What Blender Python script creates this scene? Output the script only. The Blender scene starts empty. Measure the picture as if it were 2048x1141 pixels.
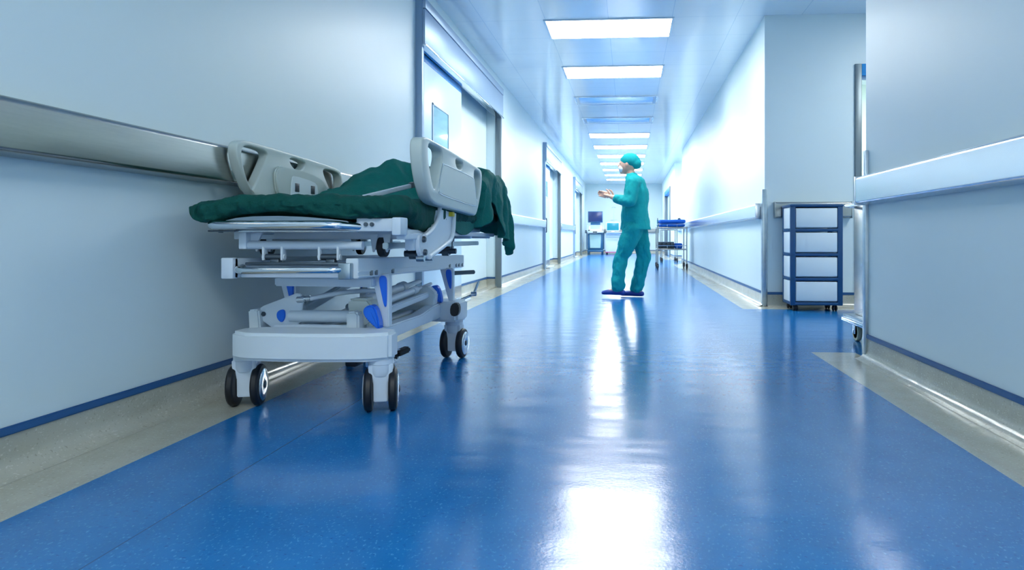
import bpy, bmesh, math, random
from mathutils import Vector, Matrix, noise
random.seed(7)
S = bpy.context.scene
C = S.collection
PI = math.pi

# ---------------------------------------------------------------- camera, world, exposure
cd = bpy.data.cameras.new('camera')
cam = bpy.data.objects.new('camera', cd); C.objects.link(cam)
cd.sensor_width = 36; cd.lens = 1375/2048*36
cam.location = (0, 0, .65)
cam.rotation_euler = (PI/2, 0, math.atan(96/1375))
cd.shift_x = (1024-1162)/2048
cd.shift_y = -(570.5-474)/2048
cd.clip_start = .02
S.camera = cam
w = bpy.data.worlds.new('world'); S.world = w; w.use_nodes = True
w.node_tree.nodes['Background'].inputs[0].default_value = (.78, .93, 1, 1)
w.node_tree.nodes['Background'].inputs[1].default_value = .80
vs = S.view_settings
vs.view_transform = 'Standard'; vs.look = 'None'; vs.gamma = 1; vs.exposure = 1.12; vs.use_curve_mapping = False
LAMP = 13.0          # strength of the lit ceiling panels
S.cycles.max_bounces = 12; S.cycles.diffuse_bounces = 7; S.cycles.glossy_bounces = 6
S.cycles.sample_clamp_indirect = 8

# ---------------------------------------------------------------- materials
def mat(name, col, rough=.5, metal=0, spec=.5, nscale=0, namt=.06, stretch=None, bump=0, bscale=60,
        bstretch=None, sheen=0, emit=None, coat=0, alpha=None, aniso=0):
    m = bpy.data.materials.new(name); m.use_nodes = True
    nt = m.node_tree; b = nt.nodes['Principled BSDF']
    b.inputs['Base Color'].default_value = (*col, 1); b.inputs['Roughness'].default_value = rough
    b.inputs['Metallic'].default_value = metal; b.inputs['Specular IOR Level'].default_value = spec
    b.inputs['Coat Weight'].default_value = coat; b.inputs['Sheen Weight'].default_value = sheen
    if aniso: b.inputs['Anisotropic'].default_value = aniso
    if emit:
        b.inputs['Emission Color'].default_value = (*emit[0], 1); b.inputs['Emission Strength'].default_value = emit[1]
    tc = nt.nodes.new('ShaderNodeTexCoord')
    def ntex(scale, st, det=4):
        mp = nt.nodes.new('ShaderNodeMapping'); nt.links.new(tc.outputs['Object'], mp.inputs[0])
        if st: mp.inputs['Scale'].default_value = st
        n = nt.nodes.new('ShaderNodeTexNoise'); n.inputs['Scale'].default_value = scale; n.inputs['Detail'].default_value = det
        nt.links.new(mp.outputs[0], n.inputs[0]); return n
    if nscale:
        n = ntex(nscale, stretch)
        r = nt.nodes.new('ShaderNodeMix'); r.data_type = 'RGBA'
        r.inputs[6].default_value = (*[c*(1-namt) for c in col], 1); r.inputs[7].default_value = (*[min(1, c*(1+namt)) for c in col], 1)
        nt.links.new(n.outputs[0], r.inputs[0]); nt.links.new(r.outputs[2], b.inputs['Base Color'])
    if bump:
        n = ntex(bscale, bstretch)
        bp = nt.nodes.new('ShaderNodeBump'); bp.inputs['Strength'].default_value = bump; bp.inputs['Distance'].default_value = .01
        nt.links.new(n.outputs[0], bp.inputs['Height']); nt.links.new(bp.outputs[0], b.inputs['Normal'])
    return m

M = {}
M['wall'] = mat('wall_paint', (.69, .80, .82), .42, nscale=2.5, namt=.02, bump=.03, bscale=9)
M['cover'] = mat('cream_plastic', (.53, .60, .57), .38, nscale=20, namt=.03)
M['white'] = mat('white_enamel', (.62, .71, .80), .35, nscale=14, namt=.03)
M['whiteplastic'] = mat('base_cover_plastic', (.66, .74, .80), .42, nscale=12, namt=.02)
M['blueplastic'] = mat('bright_blue_plastic', (.002, .14, .74), .35, nscale=15, namt=.1)
M['navy'] = mat('navy_plastic', (.008, .07, .19), .4, nscale=15, namt=.1)
M['skirtblue'] = mat('blue_vinyl_strip', (.02, .10, .27), .45, nscale=6, namt=.1)
M['frost'] = mat('frosted_drawer_plastic', (.74, .82, .85), .45, nscale=6, namt=.03)
M['black'] = mat('black_rubber', (.006, .008, .012), .5, nscale=20, namt=.2)
M['steel'] = mat('brushed_steel', (.37, .38, .37), .24, 1, nscale=6, namt=.10, stretch=(3, 1, 25), bump=.02, bscale=30, bstretch=(4, .3, 30))
M['railwhite'] = mat('bright_rail', (.66, .70, .75), .24, 1, nscale=5, namt=.04)
M['postmetal'] = mat('corner_post_metal', (.36, .44, .50), .32, 1, nscale=5, namt=.25, stretch=(1, 1, 3), bump=.03, bscale=14)
M['chrome'] = mat('polished_chrome', (.72, .76, .80), .10, 1, nscale=9, namt=.05)
M['darkmetal'] = mat('dark_metal', (.10, .13, .16), .35, .8, nscale=15, namt=.2)
M['doorcover'] = mat('door_track_cover', (.30, .41, .55), .42, .4, nscale=4, namt=.05)
M['leaf'] = mat('pale_blue_door', (.58, .76, .90), .35, nscale=3, namt=.02)
M['doorblue'] = mat('blue_door_seal', (.01, .25, .62), .4, nscale=8, namt=.1)
M['green'] = mat('green_cloth', (.001, .072, .060), .8, spec=.25, nscale=35, namt=.2, bump=.3, bscale=120)  # mattress cloth; base darkened for the shade on its front
M['scrub'] = mat('teal_scrub_cloth', (.0, .30, .32), .85, spec=.3, nscale=25, namt=.15, bump=.2, bscale=60)
M['skin'] = mat('skin', (.62, .36, .27), .5, nscale=30, namt=.08)
M['clog'] = mat('blue_clog_rubber', (.01, .04, .28), .45, nscale=20, namt=.1)
M['bundle'] = mat('blue_wrap_cloth', (.005, .13, .62), .7, nscale=20, namt=.12, bump=.2, bscale=30)
M['jamb'] = mat('door_jamb_steel', (.17, .215, .24), .38, .5, nscale=6, namt=.08)
M['blanket'] = mat('blanket_cloth', (.002, .150, .128), .8, spec=.3, nscale=30, namt=.2, bump=.3, bscale=110)
M['boxwhite'] = mat('pale_box_plastic', (.40, .48, .48), .5, nscale=6, namt=.05)
M['ceilwhite'] = mat('unlit_diffuser', (.66, .74, .84), .12, bump=.06, bscale=3, bstretch=(1, 5, 1))
M['screen'] = mat('dark_screen', (.02, .035, .13), .2, nscale=4, namt=.2)
M['tealscreen'] = mat('teal_screen', (.01, .22, .30), .2, nscale=4, namt=.2)
M['touch'] = mat('lit_touch_panel', (.1, .2, .7), .3, emit=((.25, .42, .95), .9))
M['machine'] = mat('machine_white', (.72, .80, .86), .4, nscale=8, namt=.03)
M['machinegreen'] = mat('machine_front_panel', (.42, .62, .60), .4, nscale=5, namt=.08)
M['machineblue'] = mat('machine_dark_blue', (.02, .12, .26), .4, nscale=8, namt=.1)
M['pinkbase'] = mat('pink_edge', (.75, .12, .38), .5, nscale=5, namt=.05)
M['boxgrey'] = mat('grey_box', (.03, .05, .07), .5, nscale=10, namt=.2)
M['lamp'] = mat('lit_diffuser', (.9, .95, 1), .4, emit=((.95, 1.0, .98), LAMP))
M['glass'] = mat('window_glass', (.28, .55, .64), .06, spec=.9, nscale=3, namt=.25, stretch=(1, 1, 6))
M['yellow'] = mat('yellow_sticker', (.6, .5, .02), .5, nscale=9, namt=.05)
M['cream'] = mat('tyre_cream', (.55, .53, .36), .5, nscale=9, namt=.05)
M['inner'] = mat('inner_room_wall', (.75, .84, .72), .6, nscale=2, namt=.03)

def vinyl(name, c1, c2, fleck, seam=False):
    m = bpy.data.materials.new(name); m.use_nodes = True
    nt = m.node_tree; b = nt.nodes['Principled BSDF']; N = nt.nodes.new; L = nt.links.new
    tc = N('ShaderNodeTexCoord')
    def nz(scale, st, det=3):
        mp = N('ShaderNodeMapping'); L(tc.outputs['Object'], mp.inputs[0]); mp.inputs['Scale'].default_value = st
        n = N('ShaderNodeTexNoise'); n.inputs['Scale'].default_value = scale; n.inputs['Detail'].default_value = det
        L(mp.outputs[0], n.inputs[0]); return n
    def ramp(src, a, bb):
        r = N('ShaderNodeMapRange'); r.inputs[1].default_value = a; r.inputs[2].default_value = bb
        L(src, r.inputs[0]); return r.outputs[0]
    def mix(f, a, bcol):
        x = N('ShaderNodeMix'); x.data_type = 'RGBA'; L(f, x.inputs[0])
        if isinstance(a, tuple): x.inputs[6].default_value = (*a, 1)
        else: L(a, x.inputs[6])
        x.inputs[7].default_value = (*bcol, 1); return x.outputs[2]
    col = mix(ramp(nz(7, (1.4, .8, 1)).outputs[0], .3, .7), c1, c2)
    col = mix(ramp(nz(150, (1, .55, 1), 2).outputs[0], .60, .70), col, fleck[0])
    col = mix(ramp(nz(110, (.55, 1, 1), 2).outputs[0], .63, .72), col, fleck[1])
    if seam:
        sx = N('ShaderNodeSeparateXYZ'); L(tc.outputs['Object'], sx.inputs[0])
        a = N('ShaderNodeMath'); a.operation = 'ADD'; a.inputs[1].default_value = 1.07; L(sx.outputs[0], a.inputs[0])
        ab = N('ShaderNodeMath'); ab.operation = 'ABSOLUTE'; L(a.outputs[0], ab.inputs[0])
        lt = N('ShaderNodeMath'); lt.operation = 'LESS_THAN'; lt.inputs[1].default_value = .0016; L(ab.outputs[0], lt.inputs[0])
        col = mix(lt.outputs[0], col, tuple(c*.45 for c in c1))
    L(col, b.inputs['Base Color'])
    rr = N('ShaderNodeMapRange'); rr.inputs[3].default_value = .15; rr.inputs[4].default_value = .20
    L(nz(2.2, (1, .6, 1)).outputs[0], rr.inputs[0]); L(rr.outputs[0], b.inputs['Roughness'])
    b.inputs['Specular IOR Level'].default_value = .65
    bp = N('ShaderNodeBump'); bp.inputs['Strength'].default_value = .22; bp.inputs['Distance'].default_value = .012
    L(nz(3.2, (.7, 2.2, 1), 1).outputs[0], bp.inputs['Height'])
    bp2 = N('ShaderNodeBump'); bp2.inputs['Strength'].default_value = .06; bp2.inputs['Distance'].default_value = .004
    L(nz(90, (1, 1, 1), 2).outputs[0], bp2.inputs['Height']); L(bp.outputs[0], bp2.inputs['Normal'])
    L(bp2.outputs[0], b.inputs['Normal'])
    return m
M['floor'] = vinyl('blue_vinyl', (.006, .140, .40), (.010, .168, .46), ((.045, .27, .58), (.004, .092, .30)), True)
M['beige'] = vinyl('beige_vinyl', (.40, .395, .33), (.47, .46, .39), ((.55, .54, .47), (.33, .32, .26)))

def ceiling_mat():
    m = bpy.data.materials.new('metal_ceiling_tiles'); m.use_nodes = True
    nt = m.node_tree; b = nt.nodes['Principled BSDF']; N = nt.nodes.new; L = nt.links.new
    tc = N('ShaderNodeTexCoord'); sx = N('ShaderNodeSeparateXYZ'); L(tc.outputs['Object'], sx.inputs[0])
    def grid(out, off):
        a = N('ShaderNodeMath'); a.operation = 'SUBTRACT'; a.inputs[1].default_value = off-60; L(out, a.inputs[0])
        md = N('ShaderNodeMath'); md.operation = 'MODULO'; md.inputs[1].default_value = .6; L(a.outputs[0], md.inputs[0])
        s = N('ShaderNodeMath'); s.operation = 'SUBTRACT'; s.inputs[1].default_value = .3; L(md.outputs[0], s.inputs[0])
        ab = N('ShaderNodeMath'); ab.operation = 'ABSOLUTE'; L(s.outputs[0], ab.inputs[0])
        g = N('ShaderNodeMath'); g.operation = 'GREATER_THAN'; g.inputs[1].default_value = .2970; L(ab.outputs[0], g.inputs[0])
        return g.outputs[0]
    mx = N('ShaderNodeMath'); mx.operation = 'MAXIMUM'
    L(grid(sx.outputs[0], -.195), mx.inputs[0]); L(grid(sx.outputs[1], 6.52), mx.inputs[1])
    x = N('ShaderNodeMix'); x.data_type = 'RGBA'; L(mx.outputs[0], x.inputs[0])
    x.inputs[6].default_value = (.90, .93, .94, 1); x.inputs[7].default_value = (.66, .75, .82, 1)
    L(x.outputs[2], b.inputs['Base Color'])
    b.inputs['Roughness'].default_value = .14; b.inputs['Specular IOR Level'].default_value = .8
    n = N('ShaderNodeTexNoise'); n.inputs['Scale'].default_value = 1.6; n.inputs['Detail'].default_value = 2
    mp = N('ShaderNodeMapping'); mp.inputs['Scale'].default_value = (.8, 1.6, 1); L(tc.outputs['Object'], mp.inputs[0]); L(mp.outputs[0], n.inputs[0])
    bp = N('ShaderNodeBump'); bp.inputs['Strength'].default_value = .3; bp.inputs['Distance'].default_value = .01
    L(n.outputs[0], bp.inputs['Height']); L(bp.outputs[0], b.inputs['Normal'])
    return m
M['ceiling'] = ceiling_mat()

# ---------------------------------------------------------------- mesh helpers (world coordinates)
def NB(): return bmesh.new()
def merge(bm, t, mi=0):
    if mi:
        for f in t.faces: f.material_index = mi
    me = bpy.data.meshes.new('tmp'); t.to_mesh(me); t.free(); bm.from_mesh(me); bpy.data.meshes.remove(me)
def obox(bm, c, size, rot=None, bev=0, seg=2, mi=0):
    t = bmesh.new(); bmesh.ops.create_cube(t, size=1)
    bmesh.ops.scale(t, vec=Vector(size), verts=t.verts)
    if bev: bmesh.ops.bevel(t, geom=list(t.edges), offset=min(bev, min(size)*.45), segments=seg, profile=.5, affect='EDGES')
    if rot is not None: bmesh.ops.transform(t, matrix=rot.to_4x4(), verts=t.verts)
    bmesh.ops.translate(t, vec=Vector(c), verts=t.verts); merge(bm, t, mi)
def box(bm, x0, x1, y0, y1, z0, z1, bev=0, seg=2, mi=0):
    obox(bm, ((x0+x1)/2, (y0+y1)/2, (z0+z1)/2), (abs(x1-x0), abs(y1-y0), abs(z1-z0)), None, bev, seg, mi)
def bar(bm, p0, p1, w_, h_, bev=0, up=(0, 0, 1), w2=None):
    p0 = Vector(p0); p1 = Vector(p1); y = (p1-p0).normalized(); x = y.cross(Vector(up)).normalized(); z = x.cross(y)
    R = Matrix((x, y, z)).transposed()
    t = bmesh.new(); bmesh.ops.create_cube(t, size=1); L_ = (p1-p0).length
    bmesh.ops.scale(t, vec=(w_, L_, h_), verts=t.verts)
    if w2:
        for v in t.verts:
            if v.co.y > 0: v.co.x *= w2/w_
    if bev: bmesh.ops.bevel(t, geom=list(t.edges), offset=bev, segments=2, affect='EDGES')
    bmesh.ops.transform(t, matrix=Matrix.Translation((p0+p1)/2) @ R.to_4x4(), verts=t.verts); merge(bm, t)
def cyl(bm, p0, p1, r0, r1=None, seg=20, bev=0):
    p0 = Vector(p0); p1 = Vector(p1); r1 = r0 if r1 is None else r1; d = p1-p0
    t = bmesh.new(); bmesh.ops.create_cone(t, cap_ends=True, segments=seg, radius1=r0, radius2=r1, depth=d.length)
    if bev:
        bmesh.ops.bevel(t, geom=[e for e in t.edges if abs(e.verts[0].co.z-e.verts[1].co.z) < 1e-6], offset=bev, segments=2, affect='EDGES')
    q = Vector((0, 0, 1)).rotation_difference(d.normalized())
    bmesh.ops.transform(t, matrix=Matrix.Translation((p0+p1)/2) @ q.to_matrix().to_4x4(), verts=t.verts); merge(bm, t)
def smooth_path(pts, r, n=5):
    P = [Vector(p) for p in pts]; out = [P[0]]
    for i in range(1, len(P)-1):
        a, b, c = P[i-1], P[i], P[i+1]
        d1 = min(r, (a-b).length*.45); d2 = min(r, (c-b).length*.45)
        s = b+(a-b).normalized()*d1; e = b+(c-b).normalized()*d2
        for k in range(n+1):
            t = k/n; out.append(s*(1-t)**2+b*2*t*(1-t)+e*t*t)
    out.append(P[-1]); return out
def tube(bm, pts, r, corner=.03, seg=12):
    P = smooth_path(pts, corner) if corner and len(pts) > 2 else [Vector(p) for p in pts]
    rings = []; prev = None
    for i, p in enumerate(P):
        d = (P[min(i+1, len(P)-1)]-P[max(i-1, 0)]).normalized()
        if prev is None:
            n = d.orthogonal().normalized()
        else:
            n = (prev-d*prev.dot(d)).normalized()
        prev = n; b = d.cross(n)
        rings.append([bm.verts.new(p+(n*math.cos(a)+b*math.sin(a))*r) for a in [2*PI*k/seg for k in range(seg)]])
    for i in range(len(rings)-1):
        for k in range(seg):
            bm.faces.new((rings[i][k], rings[i][(k+1) % seg], rings[i+1][(k+1) % seg], rings[i+1][k]))
    bm.faces.new(rings[0][::-1]); bm.faces.new(rings[-1])
def prism(bm, pts, ax, t0, t1, bev=0, mi=0):
    """pts 2D outline; ax 'x': (y,z) outline extruded along x; 'y': (x,z); 'z': (x,y)"""
    t = bmesh.new()
    def P(u, v, w_):
        return {'x': (w_, u, v), 'y': (u, w_, v), 'z': (u, v, w_)}[ax]
    a = [t.verts.new(P(u, v, t0)) for u, v in pts]; b = [t.verts.new(P(u, v, t1)) for u, v in pts]
    t.faces.new(a); t.faces.new(b[::-1])
    for i in range(len(pts)): t.faces.new((a[i], b[i], b[(i+1) % len(pts)], a[(i+1) % len(pts)]))
    bmesh.ops.recalc_face_normals(t, faces=t.faces)
    if bev: bmesh.ops.bevel(t, geom=list(t.edges), offset=bev, segments=2, affect='EDGES')
    merge(bm, t, mi)
def disc_lathe(bm, c, axis, prof, seg=32):
    """prof: list of (r, t) along axis"""
    q = Vector((0, 0, 1)).rotation_difference(Vector(axis).normalized()).to_matrix(); c = Vector(c); rings = []
    for r, t_ in prof:
        rings.append([bm.verts.new(c+q @ Vector((max(r, 1e-4)*math.cos(2*PI*k/seg), max(r, 1e-4)*math.sin(2*PI*k/seg), t_))) for k in range(seg)])
    for i in range(len(rings)-1):
        for k in range(seg): bm.faces.new((rings[i][k], rings[i][(k+1) % seg], rings[i+1][(k+1) % seg], rings[i+1][k]))
    bm.faces.new(rings[0][::-1]); bm.faces.new(rings[-1])
def chaikin(pts, n=2):
    for _ in range(n):
        o = []
        for i in range(len(pts)):
            a = pts[i]; b = pts[(i+1) % len(pts)]
            o += [(a[0]*.75+b[0]*.25, a[1]*.75+b[1]*.25), (a[0]*.25+b[0]*.75, a[1]*.25+b[1]*.75)]
        pts = o
    return pts
def plate_with_holes(bm, outline, holes, x, half, bev):
    """outline and holes in (y,z), a plate of half thickness `half` about plane x, with rounded edges"""
    cu = bpy.data.curves.new('c', 'CURVE'); cu.dimensions = '2D'; cu.fill_mode = 'BOTH'
    cu.extrude = half-bev; cu.bevel_depth = bev; cu.bevel_resolution = 3; cu.offset = -bev
    for k, pts in enumerate([outline]+holes):
        sp = cu.splines.new('POLY'); sp.points.add(len(pts)-1); sp.use_cyclic_u = True
        for i, (u, v) in enumerate(pts): sp.points[i].co = (u, v, 0, 1)
    ob = bpy.data.objects.new('c', cu); C.objects.link(ob)
    me = bpy.data.meshes.new_from_object(ob.evaluated_get(bpy.context.evaluated_depsgraph_get()))
    t = bmesh.new(); t.from_mesh(me)
    for v in t.verts: v.co = Vector((x+v.co.z, v.co.x, v.co.y))
    bmesh.ops.remove_doubles(t, verts=t.verts, dist=1e-5)
    bpy.data.objects.remove(ob); bpy.data.curves.remove(cu); bpy.data.meshes.remove(me)
    bmesh.ops.recalc_face_normals(t, faces=t.faces); merge(bm, t)

ORG = {}
def obj(name, bm, m, parent=None, ang=35, keep=False):
    """link bm (world coordinates) as one mesh object under `parent`"""
    o0 = ORG.get(parent.name, Vector()) if parent else (keep if keep else Vector())
    if not isinstance(o0, Vector): o0 = Vector(o0)
    bmesh.ops.translate(bm, vec=-o0, verts=bm.verts)
    me = bpy.data.meshes.new(name); bm.to_mesh(me); bm.free()
    for mm in (m if isinstance(m, (list, tuple)) else [m]): me.materials.append(mm)
    me.polygons.foreach_set('use_smooth', [True]*len(me.polygons)); me.set_sharp_from_angle(angle=math.radians(ang))
    o = bpy.data.objects.new(name, me); C.objects.link(o)
    if parent: o.parent = parent
    else: o.location = o0
    ORG[o.name] = o0
    return o
def tag(o, label, cat, group=None, kind=None):
    o['label'] = label; o['category'] = cat
    if group: o['group'] = group
    if kind: o['kind'] = kind
    return o
def thing(name, loc, label, cat, group=None):
    o = bpy.data.objects.new(name, None); o.empty_display_size = .1; C.objects.link(o); o.location = loc
    ORG[o.name] = Vector(loc); return tag(o, label, cat, group)
def struct(name, bm, m, parent=None, label=None, cat=None):
    o = obj(name, bm, m, parent)
    if not parent:
        o['kind'] = 'structure'
        if label: o['label'] = label; o['category'] = cat
    return o

# ---------------------------------------------------------------- room shell
XL, XR, H = -1.69, 1.265, 2.72
Y0, YE = -4.0, 27.0
RC0, RC1 = 3.775, 6.53          # side recess on the right
F0, F1 = 16.6, 19.2             # far recess on the right
bm = NB()                       # floor: blue and beige welded sheets
xs = [-1.9, XL, -1.427, 1.022, XR, 6.0]
ys = [Y0, 3.95, 6.27, 6.56, 16.45, 19.4, YE+.2]
for i in range(5):
    for j in range(6):
        xc = (xs[i]+xs[i+1])/2; yc = (ys[j]+ys[j+1])/2
        beige = xc < -1.427 or (1.022 < xc < XR and (yc < 3.95 or (yc > 6.27 and not 16.45 < yc < 19.4))) or (xc > 1.022 and 6.27 < yc < 6.56)
        vs_ = [bm.verts.new(p) for p in ((xs[i], ys[j], 0), (xs[i+1], ys[j], 0), (xs[i+1], ys[j+1], 0), (xs[i], ys[j+1], 0))]
        f = bm.faces.new(vs_); f.material_index = 1 if beige else 0
bmesh.ops.remove_doubles(bm, verts=bm.verts, dist=1e-5)
struct('floor', bm, [M['floor'], M['beige']], label='glossy blue vinyl floor with beige borders along the walls', cat='floor')
bm = NB(); box(bm, -1.9, 6, Y0, YE+.2, H, H+.1)
struct('ceiling', bm, M['ceiling'], label='glossy white metal tile ceiling of the corridor', cat='ceiling')

DOORS = [(5.38, 8.74), (13.45, 16.46), (20.8, 24.0)]     # sliding-door alcoves on the left
DZ = [2.54, 2.50, 2.46]
bm = NB()
a = Y0
for (d0, d1), dz in zip(DOORS, DZ):
    box(bm, XL-.35, XL, a, d0, 0, H)
    box(bm, XL-.35, XL, d0, d1, dz, H)
    box(bm, XL-.35, XL-.14, d0, d1, 0, dz)
    a = d1
box(bm, XL-.35, XL, a, YE, 0, H)
struct('wall_left', bm, M['wall'], label='pale blue-white corridor wall on the left side', cat='wall')
bm = NB(); box(bm, XR, XR+.16, Y0, RC0, 0, H)
struct('wall_right', bm, M['wall'], label='near right corridor wall with steel handrail', cat='wall')
bm = NB()
box(bm, XR, XR+.16, RC1+.16, F0, 0, H)
struct('wall_right_far', bm, M['wall'], label='far right corridor wall behind the drawer unit corner', cat='wall')
bm = NB()                        # wall facing the camera in the side recess, with door opening
box(bm, XR, 2.098, RC1, RC1+.16, 0, H); box(bm, 2.098, 3.2, RC1, RC1+.16, 2.24, H); box(bm, 3.2, 6, RC1, RC1+.16, 0, H)
struct('wall_recess', bm, M['wall'], label='recessed wall facing the camera behind the drawer unit', cat='wall')
bm = NB(); box(bm, XR+.16, 6, RC0-.16, RC0, 0, H); box(bm, 5.9, 6, RC0, RC1, 0, H)
struct('wall_recess_side', bm, M['wall'])
bm = NB(); box(bm, 1.9, 6, 9.6, 9.7, 0, H); box(bm, 1.5, 1.56, RC1+.16, 9.7, 0, H)
struct('wall_inner_room', bm, M['inner'])
bm = NB(); box(bm, XR, 3.2, F1, F1+.16, 0, H); box(bm, 3.1, 3.2, F0, F1, 0, H); box(bm, XR+.16, 3.2, F0-.1, F0, 0, H)
struct('wall_far_recess', bm, M['wall'])
bm = NB(); box(bm, XR, XR+.2, F1+.16, 21.2, 0, H); box(bm, XR, XR+.2, 21.2, 24.2, 2.2, H); box(bm, XR+.13, XR+.2, 21.2, 24.2, 0, 2.2); box(bm, XR, XR+.2, 24.2, YE, 0, H)
struct('wall_right_end', bm, M['wall'])
bm = NB(); box(bm, XL-.35, 1.6, YE, YE+.15, 0, H)
struct('wall_back', bm, M['wall'], label='end wall closing the far end of the corridor', cat='wall')

# cove skirting: beige vinyl curling up the wall with a blue strip on top
def skirting(name, p0, p1, n, trimname):
    p0 = Vector((*p0, 0)); p1 = Vector((*p1, 0)); n = Vector((*n, 0))
    prof = [(0.001, .112), (.006, .110), (.007, .06)]
    R = .05
    for k in range(7):
        a_ = k/6*PI/2; prof.append((.007+R*(1-math.cos(a_)), .002+R*(1-math.sin(a_))))
    prof += [(.062, .0005)]
    b_ = NB(); A = [b_.verts.new(p0+n*u+Vector((0, 0, v))) for u, v in prof]; B = [b_.verts.new(p1+n*u+Vector((0, 0, v))) for u, v in prof]
    for i in range(len(prof)-1): b_.faces.new((A[i], B[i], B[i+1], A[i+1]))
    bmesh.ops.recalc_face_normals(b_, faces=b_.faces)
    struct(name, b_, M['beige'])
    b_ = NB(); bar(b_, p0+n*.006+Vector((0, 0, .122)), p1+n*.006+Vector((0, 0, .122)), .012, .024, .004)
    struct(trimname, b_, M['skirtblue'])
seg_l = [(Y0, 5.38), (8.74, 13.45), (16.46, 20.8), (24.0, YE)]
ti = 0
for i, (a, b) in enumerate(seg_l):
    ti += 1; skirting('baseboard_left', (XL, a), (XL, b), (1, 0), f'trim_{ti}')
for (a, b) in DOORS:
    ti += 1; skirting('baseboard_left', (XL-.14, a), (XL-.14, b), (1, 0), f'trim_{ti}')
    ti += 1; skirting('baseboard_left', (XL-.14, b), (XL, b), (0, -1), f'trim_{ti}')
for a, b in [(Y0, RC0), (RC1, F0), (F1, 21.2), (24.2, YE)]:
    ti += 1; skirting('baseboard_right', (XR, a), (XR, b), (-1, 0), f'trim_{ti}')
ti += 1; skirting('baseboard_back', (XL, YE), (XR, YE), (0, -1), f'trim_{ti}')
ti += 1; skirting('baseboard_recess', (XR+.02, RC1), (2.09, RC1), (0, -1), f'trim_{ti}')
ti += 1; skirting('baseboard_recess', (XR, F1), (3.1, F1), (0, -1), f'trim_{ti}')

# ---------------------------------------------------------------- handrails (flat steel crash rails)
def crash_rail(a, b, x, n, z0, z1, m, label, endcap=False, axis='y', wall=None):
    """n = +1: projects towards +x from wall x (axis y) ; axis 'x': runs along x at y=x plane facing -y"""
    d = .068; hh = (z1-z0)
    R1 = .020; prof = [(0, z1-.006), (.02, z1)]
    prof += [(d-R1+R1*math.sin(q*PI/16), z1-R1+R1*math.cos(q*PI/16)) for q in range(9)]
    prof += [(d-.014+.014*math.cos(q*PI/16), z0+.020-.014*math.sin(q*PI/16)) for q in range(9)]
    prof += [(.030, z0+.004), (.012, z0), (0, z0+.004)]
    L_ = (a+b)/2; bm_ = NB()
    if axis == 'y': prism(bm_, [(x+n*u, v) for u, v in prof], 'y', a, b)
    else:
        t = bmesh.new(); A = [t.verts.new((a, x-u, v)) for u, v in prof]; B = [t.verts.new((b, x-u, v)) for u, v in prof]
        t.faces.new(A); t.faces.new(B[::-1])
        for i in range(len(prof)): t.faces.new((A[i], B[i], B[(i+1) % len(prof)], A[(i+1) % len(prof)]))
        bmesh.ops.recalc_face_normals(t, faces=t.faces); merge(bm_, t)
    t_ = thing('handrail', (x if axis == 'y' else L_, L_ if axis == 'y' else x, z0), label, 'handrail')
    obj('rail_cover', bm_, m, t_, 24)
    for e in (a, b):
        b2 = NB()
        if axis == 'y': box(b2, x, x+n*(d+.003), e-.004, e+.004, z0-.002, z1+.002, .002)
        else: box(b2, e-.004, e+.004, x-d-.003, x, z0-.002, z1+.002, .002)
        obj('end_cap', b2, m, t_)
    return t_
crash_rail(-2.5, 5.2, XL, 1, .866, 1.022, M['steel'], 'brushed steel handrail on left wall beside the bed, nearest the camera')
crash_rail(8.95, 13.40, XL, 1, .826, .975, M['railwhite'], 'pale handrail on left wall between the first and second doors')
crash_rail(16.6, 20.7, XL, 1, .83, .98, M['railwhite'], 'distant handrail on left wall between the second and third doors')
crash_rail(-2.5, 3.745, XR, -1, .82, .968, M['railwhite'], 'bright steel handrail on the near right wall in the foreground')
crash_rail(6.62, 16.3, XR, -1, .82, .965, M['railwhite'], 'long bright handrail on right wall behind the wheeled blue bundles trolley')
crash_rail(1.348, 2.04, RC1, -1, .823, .972, M['steel'], 'dull steel handrail on the recess wall behind the drawer unit', axis='x')
crash_rail(-1.2, 1.15, YE, -1, .80, .96, M['steel'], 'grey handrail across the far end wall', axis='x')
crash_rail(1.35, 2.6, F1, -1, .80, .96, M['railwhite'], 'short handrail inside the distant right recess', axis='x')

# corner guards
def guard(x, y, z1, label, s=.035, sy=1):
    b_ = NB(); t = .004
    prof = [(x-t, y-t*sy), (x+s, y-t*sy), (x+s, y), (x, y), (x, y+s*sy), (x-t, y+s*sy)]
    prism(b_, prof, 'z', .02, z1)
    return tag(obj('corner_guard', b_, M['postmetal'], keep=Vector((x, y, .02))), label, 'corner guard')
b_ = NB(); box(b_, XR-.016, XR+.045, RC0-.036, RC0+.010, .0, 1.11, .004)
tag(obj('corner_guard', b_, M['postmetal'], keep=Vector((XR, RC0, 0))), 'tall steel guard strip on the near right wall corner beside the steel cart', 'corner guard')
b_ = NB(); box(b_, XR-.022, XR+.024, RC1-.014, RC1+.06, .0, 1.095, .004)
tag(obj('corner_guard', b_, M['postmetal'], keep=Vector((XR, RC1, 0))), 'tall mottled steel guard on the wall corner left of the drawer unit', 'corner guard')

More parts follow.
